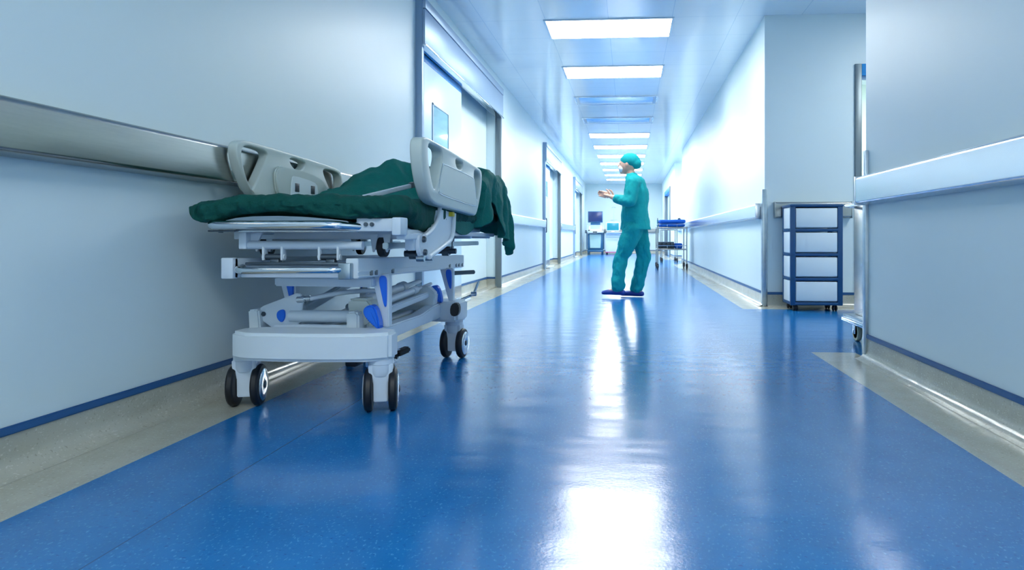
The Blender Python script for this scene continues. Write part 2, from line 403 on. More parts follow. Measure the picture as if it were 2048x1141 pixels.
# ---------------------------------------------------------------- sliding doors on the left
def sliding_door(idx, d0, d1, dz, leaf1, zc, labels):
    t = bpy.data.objects.new(f'door_{idx}', None); C.objects.link(t); t.location = (XL, (d0+d1)/2, 0); ORG[t.name] = Vector(t.location)
    t['kind'] = 'structure'; t['label'] = labels; t['category'] = 'door'
    b = NB(); box(b, XL-.02, XL+.075, d0-.02, d1+.02, zc, dz-.075, .004); obj('track_cover', b, M['doorcover'], t)
    b = NB(); box(b, XL-.02, XL+.080, d0-.02, d1+.02, dz-.070, dz+.01, .004); obj('cover_strip', b, M['doorcover'], t)
    b = NB(); box(b, XL+.0, XL+.085, d0-.02, d1+.02, zc-.012, zc+.006, .003); obj('cover_lip', b, M['chrome'], t)
    b = NB(); box(b, XL-.08, XL-.01, d0+.02, leaf1, zc-.07, zc-.01, .004); obj('door_seal', b, M['doorblue'], t)
    b = NB(); box(b, XL-.065, XL-.012, d0+.02, leaf1, .03, zc-.055, .004); lf = obj('leaf', b, M['leaf'], t)
    b = NB(); box(b, XL-.012, XL-.008, d0+.04, leaf1-.02, .04, .16, .001); obj('kick_plate', b, M['steel'], lf)
    w0, w1 = d0+(leaf1-d0)*.31, d0+(leaf1-d0)*.66
    b = NB()
    for (ya, yb, za, zb) in [(w0, w1, 1.455, 1.475), (w0, w1, 1.795, 1.815), (w0, w0+.02, 1.455, 1.815), (w1-.02, w1, 1.455, 1.815)]:
        box(b, XL-.012, XL-.002, ya, yb, za, zb, .002)
    obj('window_frame', b, M['white'], lf)
    b = NB(); box(b, XL-.012, XL-.008, w0+.018, w1-.018, 1.473, 1.797); obj('window_pane', b, M['glass'], lf)
    for k, (ya, yb) in enumerate([(d0-.035, d0+.02), (d1-.03, d1+.03)]):
        b = NB(); box(b, XL-.02, XL+.055, ya, yb, .0, zc+.01 if k else dz+.01, .004); obj('jamb', b, M['jamb'] if k else M['doorcover'], t)
    b = NB(); box(b, XL-.1, XL-.0, leaf1+.02, d1-.03, .0, .02, .002); obj('floor_sill', b, M['beige'], t)
    b = NB(); box(b, XL-.02, XL+.075, d0+.55, leaf1+.05, .002, .028, .006); obj('floor_guide', b, M['white'], t)
    yh = d0+.22
    b = NB(); tube(b, [(XL-.012, yh, .74), (XL+.045, yh, .74), (XL+.045, yh, 1.02), (XL-.012, yh, 1.02)], .012, .02); obj('pull_handle', b, M['darkmetal'], lf)
    return t
sliding_door(1, 5.38, 8.74, 2.54, 6.90, 2.18, 'wide sliding door nearest the camera with small window and blue top cover')
sliding_door(2, 13.45, 16.46, 2.50, 14.72, 2.14, 'second sliding door on the left wall with a long dark pull handle')
sliding_door(3, 20.8, 24.0, 2.46, 22.1, 2.12, 'third sliding door on the left, farthest along the corridor')
# recess doorway, dark steel frame
t = bpy.data.objects.new('door_4', None); C.objects.link(t); t.location = (2.65, RC1, 0); ORG[t.name] = Vector(t.location)
t['kind'] = 'structure'; t['label'] = 'dark steel framed doorway in the recess on the right'; t['category'] = 'door'
b = NB(); box(b, 2.085, 2.145, RC1-.02, RC1+.18, 0, 2.25, .004); obj('jamb', b, M['jamb'], t)
b = NB(); box(b, 3.16, 3.22, RC1-.02, RC1+.18, 0, 2.25, .004); obj('jamb', b, M['jamb'], t)
b = NB(); box(b, 2.145, 3.16, RC1-.02, RC1+.18, 2.14, 2.25, .004); obj('lintel', b, M['doorblue'], t)
# far right doorway
t = bpy.data.objects.new('door_5', None); C.objects.link(t); t.location = (XR, 22.7, 0); ORG[t.name] = Vector(t.location)
t['kind'] = 'structure'; t['label'] = 'distant dark framed door on the right wall beyond the trolleys'; t['category'] = 'door'
for ya, yb in ((21.15, 21.27), (24.13, 24.25)):
    b = NB(); box(b, XR-.03, XR+.1, ya, yb, 0, 2.2, .004); obj('jamb', b, M['jamb'], t)
b = NB(); box(b, XR-.03, XR+.1, 21.27, 24.13, 2.06, 2.2, .004); obj('lintel', b, M['doorblue'], t)
b = NB(); box(b, XR+.08, XR+.125, 21.27, 24.13, .01, 2.06, .004); obj('leaf', b, M['leaf'], t)

# ---------------------------------------------------------------- ceiling lights
LX0, LX1 = -.795, .405
ordn = ['nearest the camera', 'second from the camera', 'third from the camera', 'fourth from the camera', 'fifth from the camera', 'sixth from the camera',
        'seventh from the camera', 'eighth from the camera', 'ninth from the camera', 'tenth from the camera', 'farthest down the corridor']
ordn += ['overhead just behind the camera']
for k in range(12):
    y = 6.53+1.80*k if k < 11 else 6.53-1.8*(k-7); lit = k not in (2, 3)
    t = thing('ceiling_light', ((LX0+LX1)/2, y+.29, H-.03), f"{'lit' if lit else 'unlit'} rectangular ceiling light panel, {ordn[k]}", 'ceiling light', 'ceiling light panels in a row')
    b = NB(); e = .022
    for q in [(LX0-e, LX1+e, y-e, y), (LX0-e, LX1+e, y+.58, y+.58+e), (LX0-e, LX0, y, y+.58), (LX1, LX1+e, y, y+.58)]:
        box(b, q[0], q[1], q[2], q[3], H-.012, H, .003)
    obj('frame', b, M['white'] if lit else M['railwhite'], t)
    b = NB(); box(b, LX0, LX1, y, y+.58, H-.008, H-.002); d_ = obj('diffuser', b, M['lamp'] if lit else M['ceilwhite'], t)
    d_['label'] = 'glowing white diffuser' if lit else 'dark unlit diffuser'
    if not lit:
        b = NB()
        prism(b, [(y+.05, H-.008), (y+.29, H-.035), (y+.53, H-.008)], 'x', LX0+.05, LX1-.05)
        obj('reflector', b, M['railwhite'], t)
t = thing('ceiling_light', (3.0, 5.1, H-.03), 'added unseen ceiling light brightening the side recess beyond the steel cart', 'ceiling light')  # out-of-view lamp added to brighten the recess wall and drawer unit
b = NB(); box(b, 2.7, 3.3, 4.65, 5.45, H-.012, H-.002); obj('diffuser', b, M['lamp'], t)
b = NB(); box(b, 2.66, 3.34, 4.61, 4.65, H-.014, H, .002); obj('frame', b, M['white'], t)
# unseen lamp put in to light the room behind the recess doorway
t = thing('ceiling_light', (2.6, 8.2, H-.03), 'added unseen ceiling light for the room behind the right recess doorway', 'ceiling light')
b = NB(); box(b, 2.0, 3.2, 7.9, 8.5, H-.012, H-.002); obj('diffuser', b, M['lamp'], t)
t = thing('ceiling_light', (2.2, 18.0, H-.03), 'lit ceiling light hidden inside the distant right recess', 'ceiling light')
b = NB(); box(b, 1.7, 2.7, 17.6, 18.2, H-.012, H-.002); obj('diffuser', b, M['lamp'], t)

# ---------------------------------------------------------------- cloth meshes
def fbm(x, y, z, s): return noise.fractal(Vector((x*s, y*s, z*s)), 1.0, 2.0, 4)
def sstep(a, b, x):
    t = max(0, min(1, (x-a)/(b-a))); return t*t*(3-2*t)
def rounded_pad(x0, x1, y0, y1, z0, z1, R, r, nx, ny, nz, disp):
    """closed dense pad: plan corner radius R, edge radius r, displaced by disp(x,y,z)->Vector"""
    cx, cy, cz = (x0+x1)/2, (y0+y1)/2, (z0+z1)/2; hx, hy, hz = (x1-x0)/2, (y1-y0)/2, (z1-z0)/2
    t = bmesh.new(); cache = {}
    def P(i, j, k):
        key = (i, j, k)
        if key in cache: return cache[key]
        p = Vector((-hx+2*hx*i/nx, -hy+2*hy*j/ny, -hz+2*hz*k/nz))
        q = Vector((max(-hx+r, min(hx-r, p.x)), max(-hy+r, min(hy-r, p.y)), max(-hz+r, min(hz-r, p.z))))
        d = p-q
        if d.length > 1e-9: p = q+d.normalized()*min(r, max(abs(d.x), abs(d.y), abs(d.z)))
        ax, ay = abs(p.x)-(hx-R), abs(p.y)-(hy-R)
        if ax > 0 and ay > 0:
            l = math.hypot(ax, ay); m_ = max(ax, ay)
            p.x = math.copysign(hx-R+ax*m_/l, p.x); p.y = math.copysign(hy-R+ay*m_/l, p.y)
        w_ = Vector((cx, cy, cz))+p
        cache[key] = t.verts.new(w_+disp(w_)); return cache[key]
    for i in range(nx):
        for j in range(ny):
            for k in (0, nz): t.faces.new([P(i, j, k), P(i+1, j, k), P(i+1, j+1, k), P(i, j+1, k)])
    for i in range(nx):
        for k in range(nz):
            for j in (0, ny): t.faces.new([P(i, j, k), P(i+1, j, k), P(i+1, j, k+1), P(i, j, k+1)])
    for j in range(ny):
        for k in range(nz):
            for i in (0, nx): t.faces.new([P(i, j, k), P(i, j+1, k), P(i, j+1, k+1), P(i, j, k+1)])
    bmesh.ops.recalc_face_normals(t, faces=t.faces)
    return t
def soft_bundle(x0, x1, y0, y1, z0, z1, seed, amp=.006):
    return rounded_pad(x0, x1, y0, y1, z0, z1, .04, min(.03, (z1-z0)*.45), 26, 26, 6, lambda p: Vector((fbm(p.x+seed, p.y, p.z, 9), fbm(p.x, p.y+seed, p.z, 9), fbm(p.x, p.y, p.z+seed, 7)*.7))*amp)

# ---------------------------------------------------------------- hospital stretcher
bed = thing('hospital_stretcher', (-1.2, 3.15, 0), 'white hospital stretcher trolley with green mattress, parked along the left wall', 'hospital bed')
# casters
def caster(x, y, yaw):
    R = Matrix.Rotation(yaw, 3, 'Z'); P0 = Vector((x, y, 0))
    def W(a, b_, c): return P0+R @ Vector((a, b_, c))
    b = NB()
    disc_lathe(b, (x, y, 0), (0, 0, 1), [(.030, .035), (.0, .035)][::-1] if False else [(.047, .197), (.047, .178), (.045, .176), (.045, .150), (.040, .135)])
    t = bmesh.new()
    prof = [(-.044, .180), (.044, .180), (.043, .150), (.036, .132), (.026, .112), (.025, .040), (-.025, .040), (-.026, .112), (-.036, .132), (-.043, .150)]
    A = [t.verts.new(W(u, -.034, v)) for u, v in prof]; B = [t.verts.new(W(u, .034, v)) for u, v in prof]
    t.faces.new(A); t.faces.new(B[::-1])
    for i in range(len(prof)): t.faces.new((A[i], B[i], B[(i+1) % len(prof)], A[(i+1) % len(prof)]))
    bmesh.ops.recalc_face_normals(t, faces=t.faces); bmesh.ops.bevel(t, geom=list(t.edges), offset=.003, segments=2, affect='EDGES'); merge(b, t)
    c = obj('caster', b, M['white'], bed)
    for s in (-1, 1):
        b = NB(); ax = R @ Vector((s, 0, 0))
        disc_lathe(b, W(s*.028, .006, .079), ax, [(.060, 0), (.074, .002), (.079, .008), (.079, .022), (.074, .029), (.062, .032), (.060, .030)], 40)
        obj('tyre', b, M['black'], c)
        b = NB(); disc_lathe(b, W(s*.028, .006, .079), ax, [(.055, .026), (.061, .033), (.054, .036), (.030, .0375), (.018, .0365), (.016, .034), (.012, .034), (.0, .034)], 40)
        obj('hub_cap', b, M['chrome'] if s > 0 else M['white'], c)
        b = NB(); disc_lathe(b, W(s*.028, .006, .079), ax, [(.014, .036), (.014, .039), (.010, .041), (0, .041)], 20)
        obj('axle_cap', b, M['darkmetal'], c)
    return c
caster(-1.468, 2.55, math.radians(13)); caster(-.924, 2.51, math.radians(17)); caster(-.938, 3.64, math.radians(-5)); caster(-1.468, 3.64, math.radians(20))
# base
b = NB(); prism(b, chaikin([(-1.484, 2.43), (-1.2, 2.40), (-.874, 2.43), (-.874, 2.60), (-1.2, 2.60), (-1.484, 2.60)], 1), 'z', .195, .298, .012); o = obj('base_cover', b, M['whiteplastic'], bed)
b = NB(); prism(b, chaikin([(-1.484, 3.72), (-1.484, 3.55), (-1.2, 3.58), (-.90, 3.50), (-.874, 3.56), (-.874, 3.72)], 1), 'z', .205, .312, .012); obj('base_cover', b, M['whiteplastic'], bed)
for x in (-1.39, -1.01):
    b = NB()
    prism(b, [(2.55, .295), (2.75, .285), (3.2, .280), (3.42, .300), (3.58, .305), (3.58, .225), (3.42, .225), (3.2, .228), (2.55, .225)], 'x', x-.03, x+.03, .006)
    obj('base_beam', b, M['white'], bed)
b = NB(); box(b, -1.36, -1.04, 2.60, 3.56, .222, .262, .008); obj('base_tray', b, M['cover'], bed)
for dx in (-.09, 0, .09):
    b = NB(); box(b, -1.2+dx-.012, -1.2+dx+.012, 2.7, 3.45, .262, .275, .005); obj('tray_rib', b, M['white'], bed)
# brake pedals
b = NB(); tube(b, [(-1.0, 2.66, .20), (-.94, 2.66, .20), (-.91, 2.68, .195)], .008, .01); obj('brake_lever', b, M['chrome'], bed)
b = NB(); bar(b, (-.920, 2.66, .186), (-.893, 2.73, .196), .034, .024, .007); obj('brake_pedal', b, M['black'], bed)
b = NB(); tube(b, [(-.93, 3.70, .30), (-.86, 3.76, .33), (-.84, 3.80, .40)], .007, .02); cyl(b, (-.868, 3.74, .335), (-.84, 3.74, .335), .012); obj('brake_lever', b, M['chrome'], bed)
b = NB(); prism(b, chaikin([(-.905, .245), (-.868, .245), (-.860, .29), (-.872, .315), (-.90, .31), (-.91, .28)], 1), 'y', 3.44, 3.485, .004); obj('brake_pedal', b, M['black'], bed)
b = NB(); box(b, -1.045, -.99, 2.66, 2.70, .13, .19, .006); bar(b, (-1.11, 2.7, .17), (-.92, 2.7, .17), .02, .02, .004); cyl(b, (-1.0, 2.64, .165), (-1.0, 2.68, .165), .02); obj('pedal_bracket', b, M['chrome'], bed)
b = NB(); box(b, -1.12, -1.07, 2.64, 2.72, .135, .185, .01); obj('brake_pedal', b, M['black'], bed)
b = NB(); prism(b, [(-.985, .15), (-.95, .17), (-.93, .12), (-.955, .10), (-.975, .115)], 'y', 2.65, 2.70, .004); obj('brake_pedal', b, M['black'], bed)
# lift legs with blue grips
def lift_leg(xc, y, zt, zb, s, gtop=True):
    b = NB()
    prism(b, [(xc-.036*s, zt), (xc+.036*s, zt), (xc+.036*s, zb), (xc+.014*s, zb)], 'y', y-.02, y+.02, .004)
    l = obj('lift_leg', b, M['white'], bed)
    b = NB(); z1 = zt-.006; z0 = zb+(zt-zb)*.38
    prism(b, chaikin([(xc+.000*s, z1-.006), (xc+.010*s, z1), (xc+.028*s, z1-.004), (xc+.030*s, z1-.04), (xc+.029*s, z0+.006), (xc+.024*s, z0), (xc+.018*s, z0+.006), (xc+.006*s, z1-.06), (xc-.001*s, z1-.03)], 2), 'y', y-.028, y-.018, .002)
    obj('grip_insert', b, M['blueplastic'], l)
lift_leg(-.975, 2.655, .505, .295, 1); lift_leg(-.965, 3.60, .485, .305, 1)
lift_leg(-1.375, 2.70, .500, .30, 1); lift_leg(-1.40, 3.60, .485, .305, -1)
for (x, y, z) in ((-.988, 2.60, .345), (-1.005, 3.53, .355)):
    b = NB(); prism(b, chaikin([(x-.030, z+.030), (x-.005, z+.045), (x+.020, z+.035), (x+.038, z-.045), (x+.025, z-.05), (x-.005, z-.025), (x-.030, z+.005)], 2), 'y', y-.03, y+.02, .006)
    obj('release_handle', b, M['blueplastic'], bed)
# pivot plate, brackets, lift cylinder
def fr(px, py, y):   # point of the frontal drawing plane at depth y of the lift mechanism
    return ((px-1258)*y/1375-.0, .65-(py-474)*y/1375)
yb = 2.66
def fx(px): 
    t = 96/1375; a = (px-1162)/1375; return yb*(a-t)/(1+a*t)
def fz(px, py):
    t = 96/1375; a = (px-1162)/1375; c = 1/math.sqrt(1+t*t); k = yb/(c+a*c*t); return .65+(474-py)/1375*k
F = lambda pts: [(fx(a), fz(a, c)) for a, c in pts]
b = NB(); prism(b, F([(519, 628), (521, 617), (528, 612), (596, 586), (604, 588), (607, 600), (604, 640), (596, 652), (552, 657), (545, 655), (524, 640)]), 'y', yb-.008, yb+.008, .003); pl = obj('pivot_plate', b, M['white'], bed)
b = NB(); cyl(b, (fx(529.5), yb-.014, fz(529.5, 628)), (fx(529.5), yb+.01, fz(529.5, 628)), .0095, seg=20, bev=.002); cyl(b, (fx(529.5), yb-.018, fz(529.5, 628)), (fx(529.5), yb, fz(529.5, 628)), .006, seg=6); obj('bolt', b, M['darkmetal'], pl)
b = NB(); prism(b, chaikin(F([(557, 622), (572, 617), (574, 632), (571, 640), (566, 646), (556, 636)]), 2), 'y', yb-.015, yb-.004, .002); obj('blue_insert', b, M['blueplastic'], pl)
b = NB(); prism(b, F([(505, 619), (517, 617), (526, 618), (530, 661), (507, 662)]), 'y', yb-.035, yb+.05, .006); obj('pivot_bracket', b, M['whiteplastic'], bed)
b = NB(); prism(b, F([(702, 622), (720, 620), (727, 626), (727, 663), (702, 663)]), 'y', yb-.05, yb+.04, .008); obj('pivot_bracket', b, M['whiteplastic'], bed)
zc_ = fz(640, 633)
b = NB(); cyl(b, (fx(580), yb, zc_), (fx(704), yb, zc_), .0245, seg=32, bev=.004); obj('lift_cylinder', b, M['white'], bed)
b = NB(); tube(b, [(fx(556), yb-.02, fz(556, 653)), (fx(625), yb-.025, fz(625, 653)), (fx(704), yb-.02, fz(704, 655))], .0115, .05); obj('cross_tube', b, M['white'], bed)
b = NB(); prism(b, F([(695, 600), (703, 597), (735, 598), (745, 612), (742, 650), (730, 656), (700, 640), (694, 620)]), 'y', yb+.0, yb+.09, .010); obj('motor_housing', b, M['cover'], bed)
b = NB(); cyl(b, (fx(595), yb-.0, fz(600, 600)), (fx(612), yb, fz(612, 599)), .016, bev=.003); cyl(b, (fx(612), yb, fz(612, 598)), (fx(622), yb, fz(622, 597)), .012, bev=.003); obj('link_joint', b, M['chrome'], bed)
b = NB(); tube(b, [(fx(618), yb, fz(618, 598)), (fx(670), yb+.05, fz(670, 588)), (fx(700), yb+.12, fz(700, 587)), (fx(742), yb+.2, fz(742, 590))], .010, .04); obj('link_rod', b, M['white'], bed)
# long actuators between the legs
for (x, r, z, m_) in ((-1.06, .016, .385, 'white'), (-1.12, .022, .40, 'white'), (-1.19, .016, .37, 'chrome')):
    b = NB(); cyl(b, (x, 2.85, z-.02), (x, 3.35, z), r, seg=20, bev=.003); cyl(b, (x, 3.35, z), (x, 3.62, z+.012), r*.55, seg=16)
    cyl(b, (x, 3.30, z-.002), (x, 3.36, z+.001), r*1.25, seg=20, bev=.002); obj('actuator', b, M[m_], bed)
b = NB(); bar(b, (-1.36, 2.80, .345), (-1.36, 3.55, .47), .03, .035, .005); obj('scissor_arm', b, M['white'], bed)
b = NB(); bar(b, (-1.03, 2.70, .33), (-1.03, 3.5, .355), .025, .03, .005); obj('scissor_arm', b, M['white'], bed)
b = NB(); prism(b, [(-1.20, .30), (-.99, .30), (-.985, .36), (-1.02, .395), (-1.06, .40), (-1.20, .33)], 'y', 3.44, 3.50, .006); obj('rear_bracket', b, M['whiteplastic'], bed)
b = NB(); bar(b, (-.95, 3.62, .455), (-.84, 3.70, .458), .022, .022, .004); obj('release_rod', b, M['darkmetal'], bed)
# middle frame
zf, zr = .536, .507; yf, yr = 2.40, 3.98
for x0_, x1_ in ((-1.013, -.968), (-1.467, -1.425)):
    b = NB(); bar(b, ((x0_+x1_)/2, yf, zf), ((x0_+x1_)/2, yr, zr), x1_-x0_, .072, .002)
    sd = 1 if x0_ > -1.2 else -1; xo = x1_ if sd > 0 else x0_
    for dz, hh in ((-.012, .004), (-.030, .003)):
        bar(b, (xo+sd*.001, yf+.002, zf+dz), (xo+sd*.001, yr-.002, zr+dz), .004, hh, 0)
    fr_ = obj('frame_rail', b, M['whiteplastic'], bed)
    for yy in (2.525, 2.575, 2.76, 3.66, 3.80, 3.86, 3.94):
        zz = zf+(zr-zf)*(yy-yf)/(yr-yf)
        b = NB(); box(b, xo-.002, xo+sd*.004+(.002 if sd < 0 else 0), yy-.013, yy+.013, zz-.030, zz-.010, .002); obj('slot_plug', b, M['darkmetal'], fr_)
b = NB(); box(b, -1.425, -1.013, 2.435, 2.455, .50, .546, .004); obj('frame_end', b, M['white'], bed)
b = NB(); box(b, -1.47, -1.425, 2.385, 2.42, .498, .574, .004); obj('frame_end', b, M['white'], bed)
b = NB(); box(b, -1.030, -.985, 2.37, 2.41, .498, .556, .004); obj('tube_clamp', b, M['postmetal'], bed)
b = NB(); tube(b, [(-1.41, 2.42, .538), (-1.40, 2.365, .530), (-1.03, 2.365, .532), (-1.01, 2.42, .538)], .0135, .03, 16); obj('push_tube', b, M['chrome'], bed)
b = NB(); box(b, -1.40, -1.02, 2.42, 2.435, .545, .557, .003); obj('cross_slat', b, M['darkmetal'], bed)
b = NB(); bar(b, (-1.385, 2.62, .475), (-.99, 2.62, .472), .04, .036, .005); obj('cross_beam', b, M['white'], bed)
b = NB(); bar(b, (-1.42, 3.92, .50), (-1.01, 3.92, .50), .04, .05, .004); obj('frame_end', b, M['white'], bed)
b = NB(); box(b, -1.40, -1.03, 2.50, 3.9, .520, .528, .002); obj('cassette_tray', b, M['white'], bed)
# rollers in forks, carrying the upper frame
def roller(x, y, zt, r=.041):
    b = NB(); zb = .57 if y < 3 else .553
    disc_lathe(b, (x-.014, y, zb+r+.001), (1, 0, 0), [(.024, 0), (r-.003, 0), (r, .004), (r, .024), (r-.003, .028), (.024, .028)], 32)
    w_ = obj('roller', b, M['black'], bed)
    b = NB(); disc_lathe(b, (x-.018, y, zb+r), (1, 0, 0), [(.008, -.012), (.008, .0), (.022, .003), (.022, .033), (.008, .036), (.008, .048)], 20); obj('hub', b, M['postmetal'], w_)
    for s in (-1, 1):
        b = NB(); xx = x+s*.026
        prism(b, [(y-.030, zt), (y+.030, zt), (y+.012, zb+r-.012), (y-.012, zb+r-.012)], 'x', xx-.0025, xx+.0025, .001)
        prism(b, [(xx-.017*(1 if s > 0 else 1.0), zt), (xx+.017, zt), (xx+.004, zb+r-.02), (xx-.004, zb+r-.02)], 'y', y-.034, y-.029, .001)
        obj('fork_plate', b, M['whiteplastic'], w_)
roller(-.955, 2.62, .660); roller(-.965, 3.62, .650); roller(-1.445, 2.66, .66); roller(-1.445, 3.62, .65)
# upper frame
b = NB(); tube(b, [(-1.42, 2.44, .62), (-.965+.0, 2.44, .618)], .0155, 0, 16); obj('cross_tube', b, M['white'], bed)
b = NB(); box(b, -1.425, -1.395, 2.42, 2.50, .605, .668, .004); prism(b, [(-1.395, .668), (-1.35, .668), (-1.37, .625), (-1.395, .625)], 'y', 2.45, 2.46); obj('hanger_plate', b, M['white'], bed)
b = NB(); bar(b, (-1.33, 2.52, .545), (-.99, 2.52, .552), .018, .018, .004); obj('lower_rod', b, M['white'], bed)
for x in (-1.335, -1.265, -1.125, -1.055):
    b = NB(); box(b, x-.004, x+.004, 2.425, 2.455, .564, .615, .002); cyl(b, (x-.007, 2.44, .576), (x+.007, 2.44, .576), .010); obj('clamp_plate', b, M['whiteplastic'], bed)
for x in (-1.30, -1.09):
    b = NB(); cyl(b, (x-.030, 2.44, .576), (x+.030, 2.44, .576), .0115); box(b, x-.012, x+.022, 2.43, 2.46, .546, .568, .004); obj('small_roller', b, M['darkmetal'], bed)
for x in (-1.40, -.835):
    b = NB(); bar(b, (x, 2.45, .668), (x, 4.15, .660), .03, .020, .003); obj('litter_rail', b, M['white'], bed)
for x in (-1.38, -.905):
    b = NB(); bar(b, (x, 2.50, .616), (x, 4.05, .612), .022, .024, .003); obj('litter_rail', b, M['postmetal'], bed)
for y in (2.62, 3.05, 3.62, 4.1):
    b = NB(); box(b, -1.55, -.84, y-.02, y+.02, .640, .672, .004); obj('litter_crossbar', b, M['white'], bed)
b = NB(); box(b, -1.43, -.90, 2.46, 4.12, .676, .700, .006); obj('litter_board', b, M['whiteplastic'], bed)
b = NB(); prism(b, chaikin([(-1.46, .703), (-1.38, .722), (-1.2, .725), (-1.0, .708), (-.98, .700), (-1.46, .697)], 1), 'y', 2.36, 2.44, .002); obj('curved_panel', b, M['postmetal'], bed)
b = NB(); tube(b, [(-1.49, 2.52, .694), (-1.49, 2.345, .692), (-1.04, 2.345, .692), (-.985, 2.375, .688), (-.955, 2.40, .686)], .0155, .035, 16); obj('push_handle', b, M['chrome'], bed)
b = NB(); tube(b, [(-1.42, 2.40, .672), (-.965, 2.40, .671)], .006, 0); obj('thin_rod', b, M['chrome'], bed)
b = NB(); box(b, -1.51, -1.41, 2.37, 2.40, .668, .674, .002); cyl(b, (-1.47, 2.385, .664), (-1.47, 2.385, .675), .008); obj('handle_latch', b, M['darkmetal'], bed)
b = NB(); box(b, -.968, -.80, 2.385, 2.43, .669, .716, .003); box(b, -.832, -.798, 2.36, 2.44, .655, .719, .006); o = obj('corner_bracket', b, M['white'], bed)
for x in (-.932, -.910):
    b = NB(); cyl(b, (x, 2.376, .694), (x, 2.39, .694), .0075, seg=16, bev=.002); obj('bolt', b, M['darkmetal'], o)
b = NB(); prism(b, [(2.42, .66), (2.62, .665), (2.80, .655), (2.80, .64), (2.42, .64)], 'x', -.835, -.80, .003); obj('side_bracket', b, M['white'], bed)
for y in (2.80, 3.3):
    b = NB(); cyl(b, (-.93, y, .58), (-.84, y, .58), .013); cyl(b, (-.905, y-.01, .575), (-.875, y-.01, .575), .018); tube(b, [(-.92, y, .58), (-.92, y, .66)], .003, 0); tube(b, [(-.86, y, .58), (-.86, y, .66)], .003, 0); obj('cable_pulley', b, M['darkmetal'], bed)
# mattress
def mdisp(p):
    x, y, z = p; v = Vector()
    side = sstep(.03, .0, min(abs(x+1.6), abs(x+.8), abs(y-2.36)))
    top = sstep(.75, .80, z)
    n1 = fbm(x, y, z, 9); n2 = abs(fbm(x*1.0, y, z*.25, 26))
    v.z += .010*n1 + .006*fbm(x, y, 0, 22)*top
    v.y += (.010*n1-.028*n2*(1-top))*sstep(2.6, 2.36, y)
    v.x += (.010*n1+.012*n2)*side
    if z < .76:
        v.z += .022*math.exp(-((x+1.27)/.22)**2)*sstep(2.7, 2.4, y)           # arched underside of the front
        v.z -= .012*sstep(-1.40, -1.56, x)*sstep(2.9, 2.5, y)
        v.z -= .045*sstep(-.95, -.80, x)*sstep(2.45, 2.66, y)*sstep(3.05, 2.78, y)   # cloth sagging at the right side
    v.z -= .030*sstep(-1.38, -1.60, x)*sstep(.76, .80, z)*sstep(2.7, 2.45, y)
    v.z += .010*math.sin(y*19+x*4)*top*sstep(2.55, 2.9, y)
    return v
mt = obj('mattress', rounded_pad(-1.605, -.80, 2.345, 4.20, .712, .800, .11, .040, 90, 150, 14, mdisp), M['green'], bed, 80)
# support strut across the mattress
b = NB(); bar(b, (-.965, 2.44, .793), (-.925, 2.90, .872), .014, .018, .003); st = obj('support_strut', b, M['white'], bed)
b = NB(); bar(b, (-.925, 2.86, .868), (-.9215, 2.90, .875), .022, .024, .003); obj('strut_tip', b, M['darkmetal'], st)
# side rails
def rnd(pts): return chaikin(pts, 2)
b = NB()
plate_with_holes(b, rnd([(2.49, 1.022), (2.60, 1.028), (3.43, 1.000), (3.500, .990), (3.505, .93), (3.47, .86), (3.375, .752), (3.30, .758), (2.68, .776), (2.625, .782), (2.565, .80), (2.51, .86), (2.475, .93), (2.468, .99)]),
    [rnd([(2.56, 1.006), (2.64, 1.008), (2.735, 1.004), (2.755, .985), (2.745, .955), (2.69, .885), (2.655, .842), (2.63, .835), (2.60, .862), (2.56, .93), (2.55, .98)]),
     rnd([(2.965, .993), (3.095, .990), (3.10, .972), (3.06, .953), (3.00, .953), (2.962, .972)]),
     rnd([(3.325, .980), (3.43, .977), (3.462, .95), (3.455, .91), (3.405, .835), (3.385, .838), (3.345, .89), (3.315, .94)])], -.78, .024, .009)
rr = obj('side_rail', b, M['cover'], bed, 40)
b = NB(); prism(b, chaikin([(2.765, .945), (3.29, .935), (3.31, .925), (3.375, .81), (3.36, .80), (2.70, .822), (2.685, .835), (2.75, .938)], 1), 'x', -.757, -.7535, .0015); obj('rail_panel', b, M['cover'], rr)
b = NB(); plate_with_holes(b, rnd([(2.755, .951), (3.295, .941), (3.32, .928), (3.385, .808), (3.366, .795), (2.695, .817), (2.678, .835), (2.745, .944)]),
    [rnd([(2.762, .947), (3.291, .937), (3.314, .924), (3.378, .811), (3.362, .799), (2.699, .821), (2.683, .836), (2.750, .940)])], -.7555, .0015, .0005); obj('panel_groove', b, M['postmetal'], rr)
b = NB()
plate_with_holes(b, rnd([(2.69, 1.045), (2.76, 1.050), (3.60, 1.024), (3.672, 1.005), (3.69, .93), (3.67, .85), (3.60, .79), (2.90, .79), (2.80, .81), (2.72, .88), (2.665, .97), (2.66, 1.02)]),
    [rnd([(2.71, 1.026), (2.86, 1.024), (2.895, 1.012), (2.89, .99), (2.81, .885), (2.775, .848), (2.755, .855), (2.71, .93), (2.690, .99)]),
     rnd([(3.095, 1.020), (3.243, 1.015), (3.248, .995), (3.20, .968), (3.14, .968), (3.093, .995)]),
     rnd([(3.45, 1.002), (3.60, 1.000), (3.655, .98), (3.655, .90), (3.61, .86), (3.56, .87), (3.50, .92), (3.44, .98)])], -1.593, .022, .008)
rl = obj('side_rail', b, M['cover'], bed, 40)
b = NB(); prism(b, chaikin([(2.97, .80), (2.93, .92), (2.96, .965), (3.02, .972), (3.36, .955), (3.45, .92), (3.50, .80)], 2), 'x', -1.573, -1.555, .006); cp = obj('control_panel', b, M['cover'], rl)
b = NB(); prism(b, chaikin([(3.06, .81), (3.07, .925), (3.10, .935), (3.30, .922), (3.34, .90), (3.345, .81)], 1), 'x', -1.556, -1.551, .002); obj('control_screen', b, M['frost'], rl)
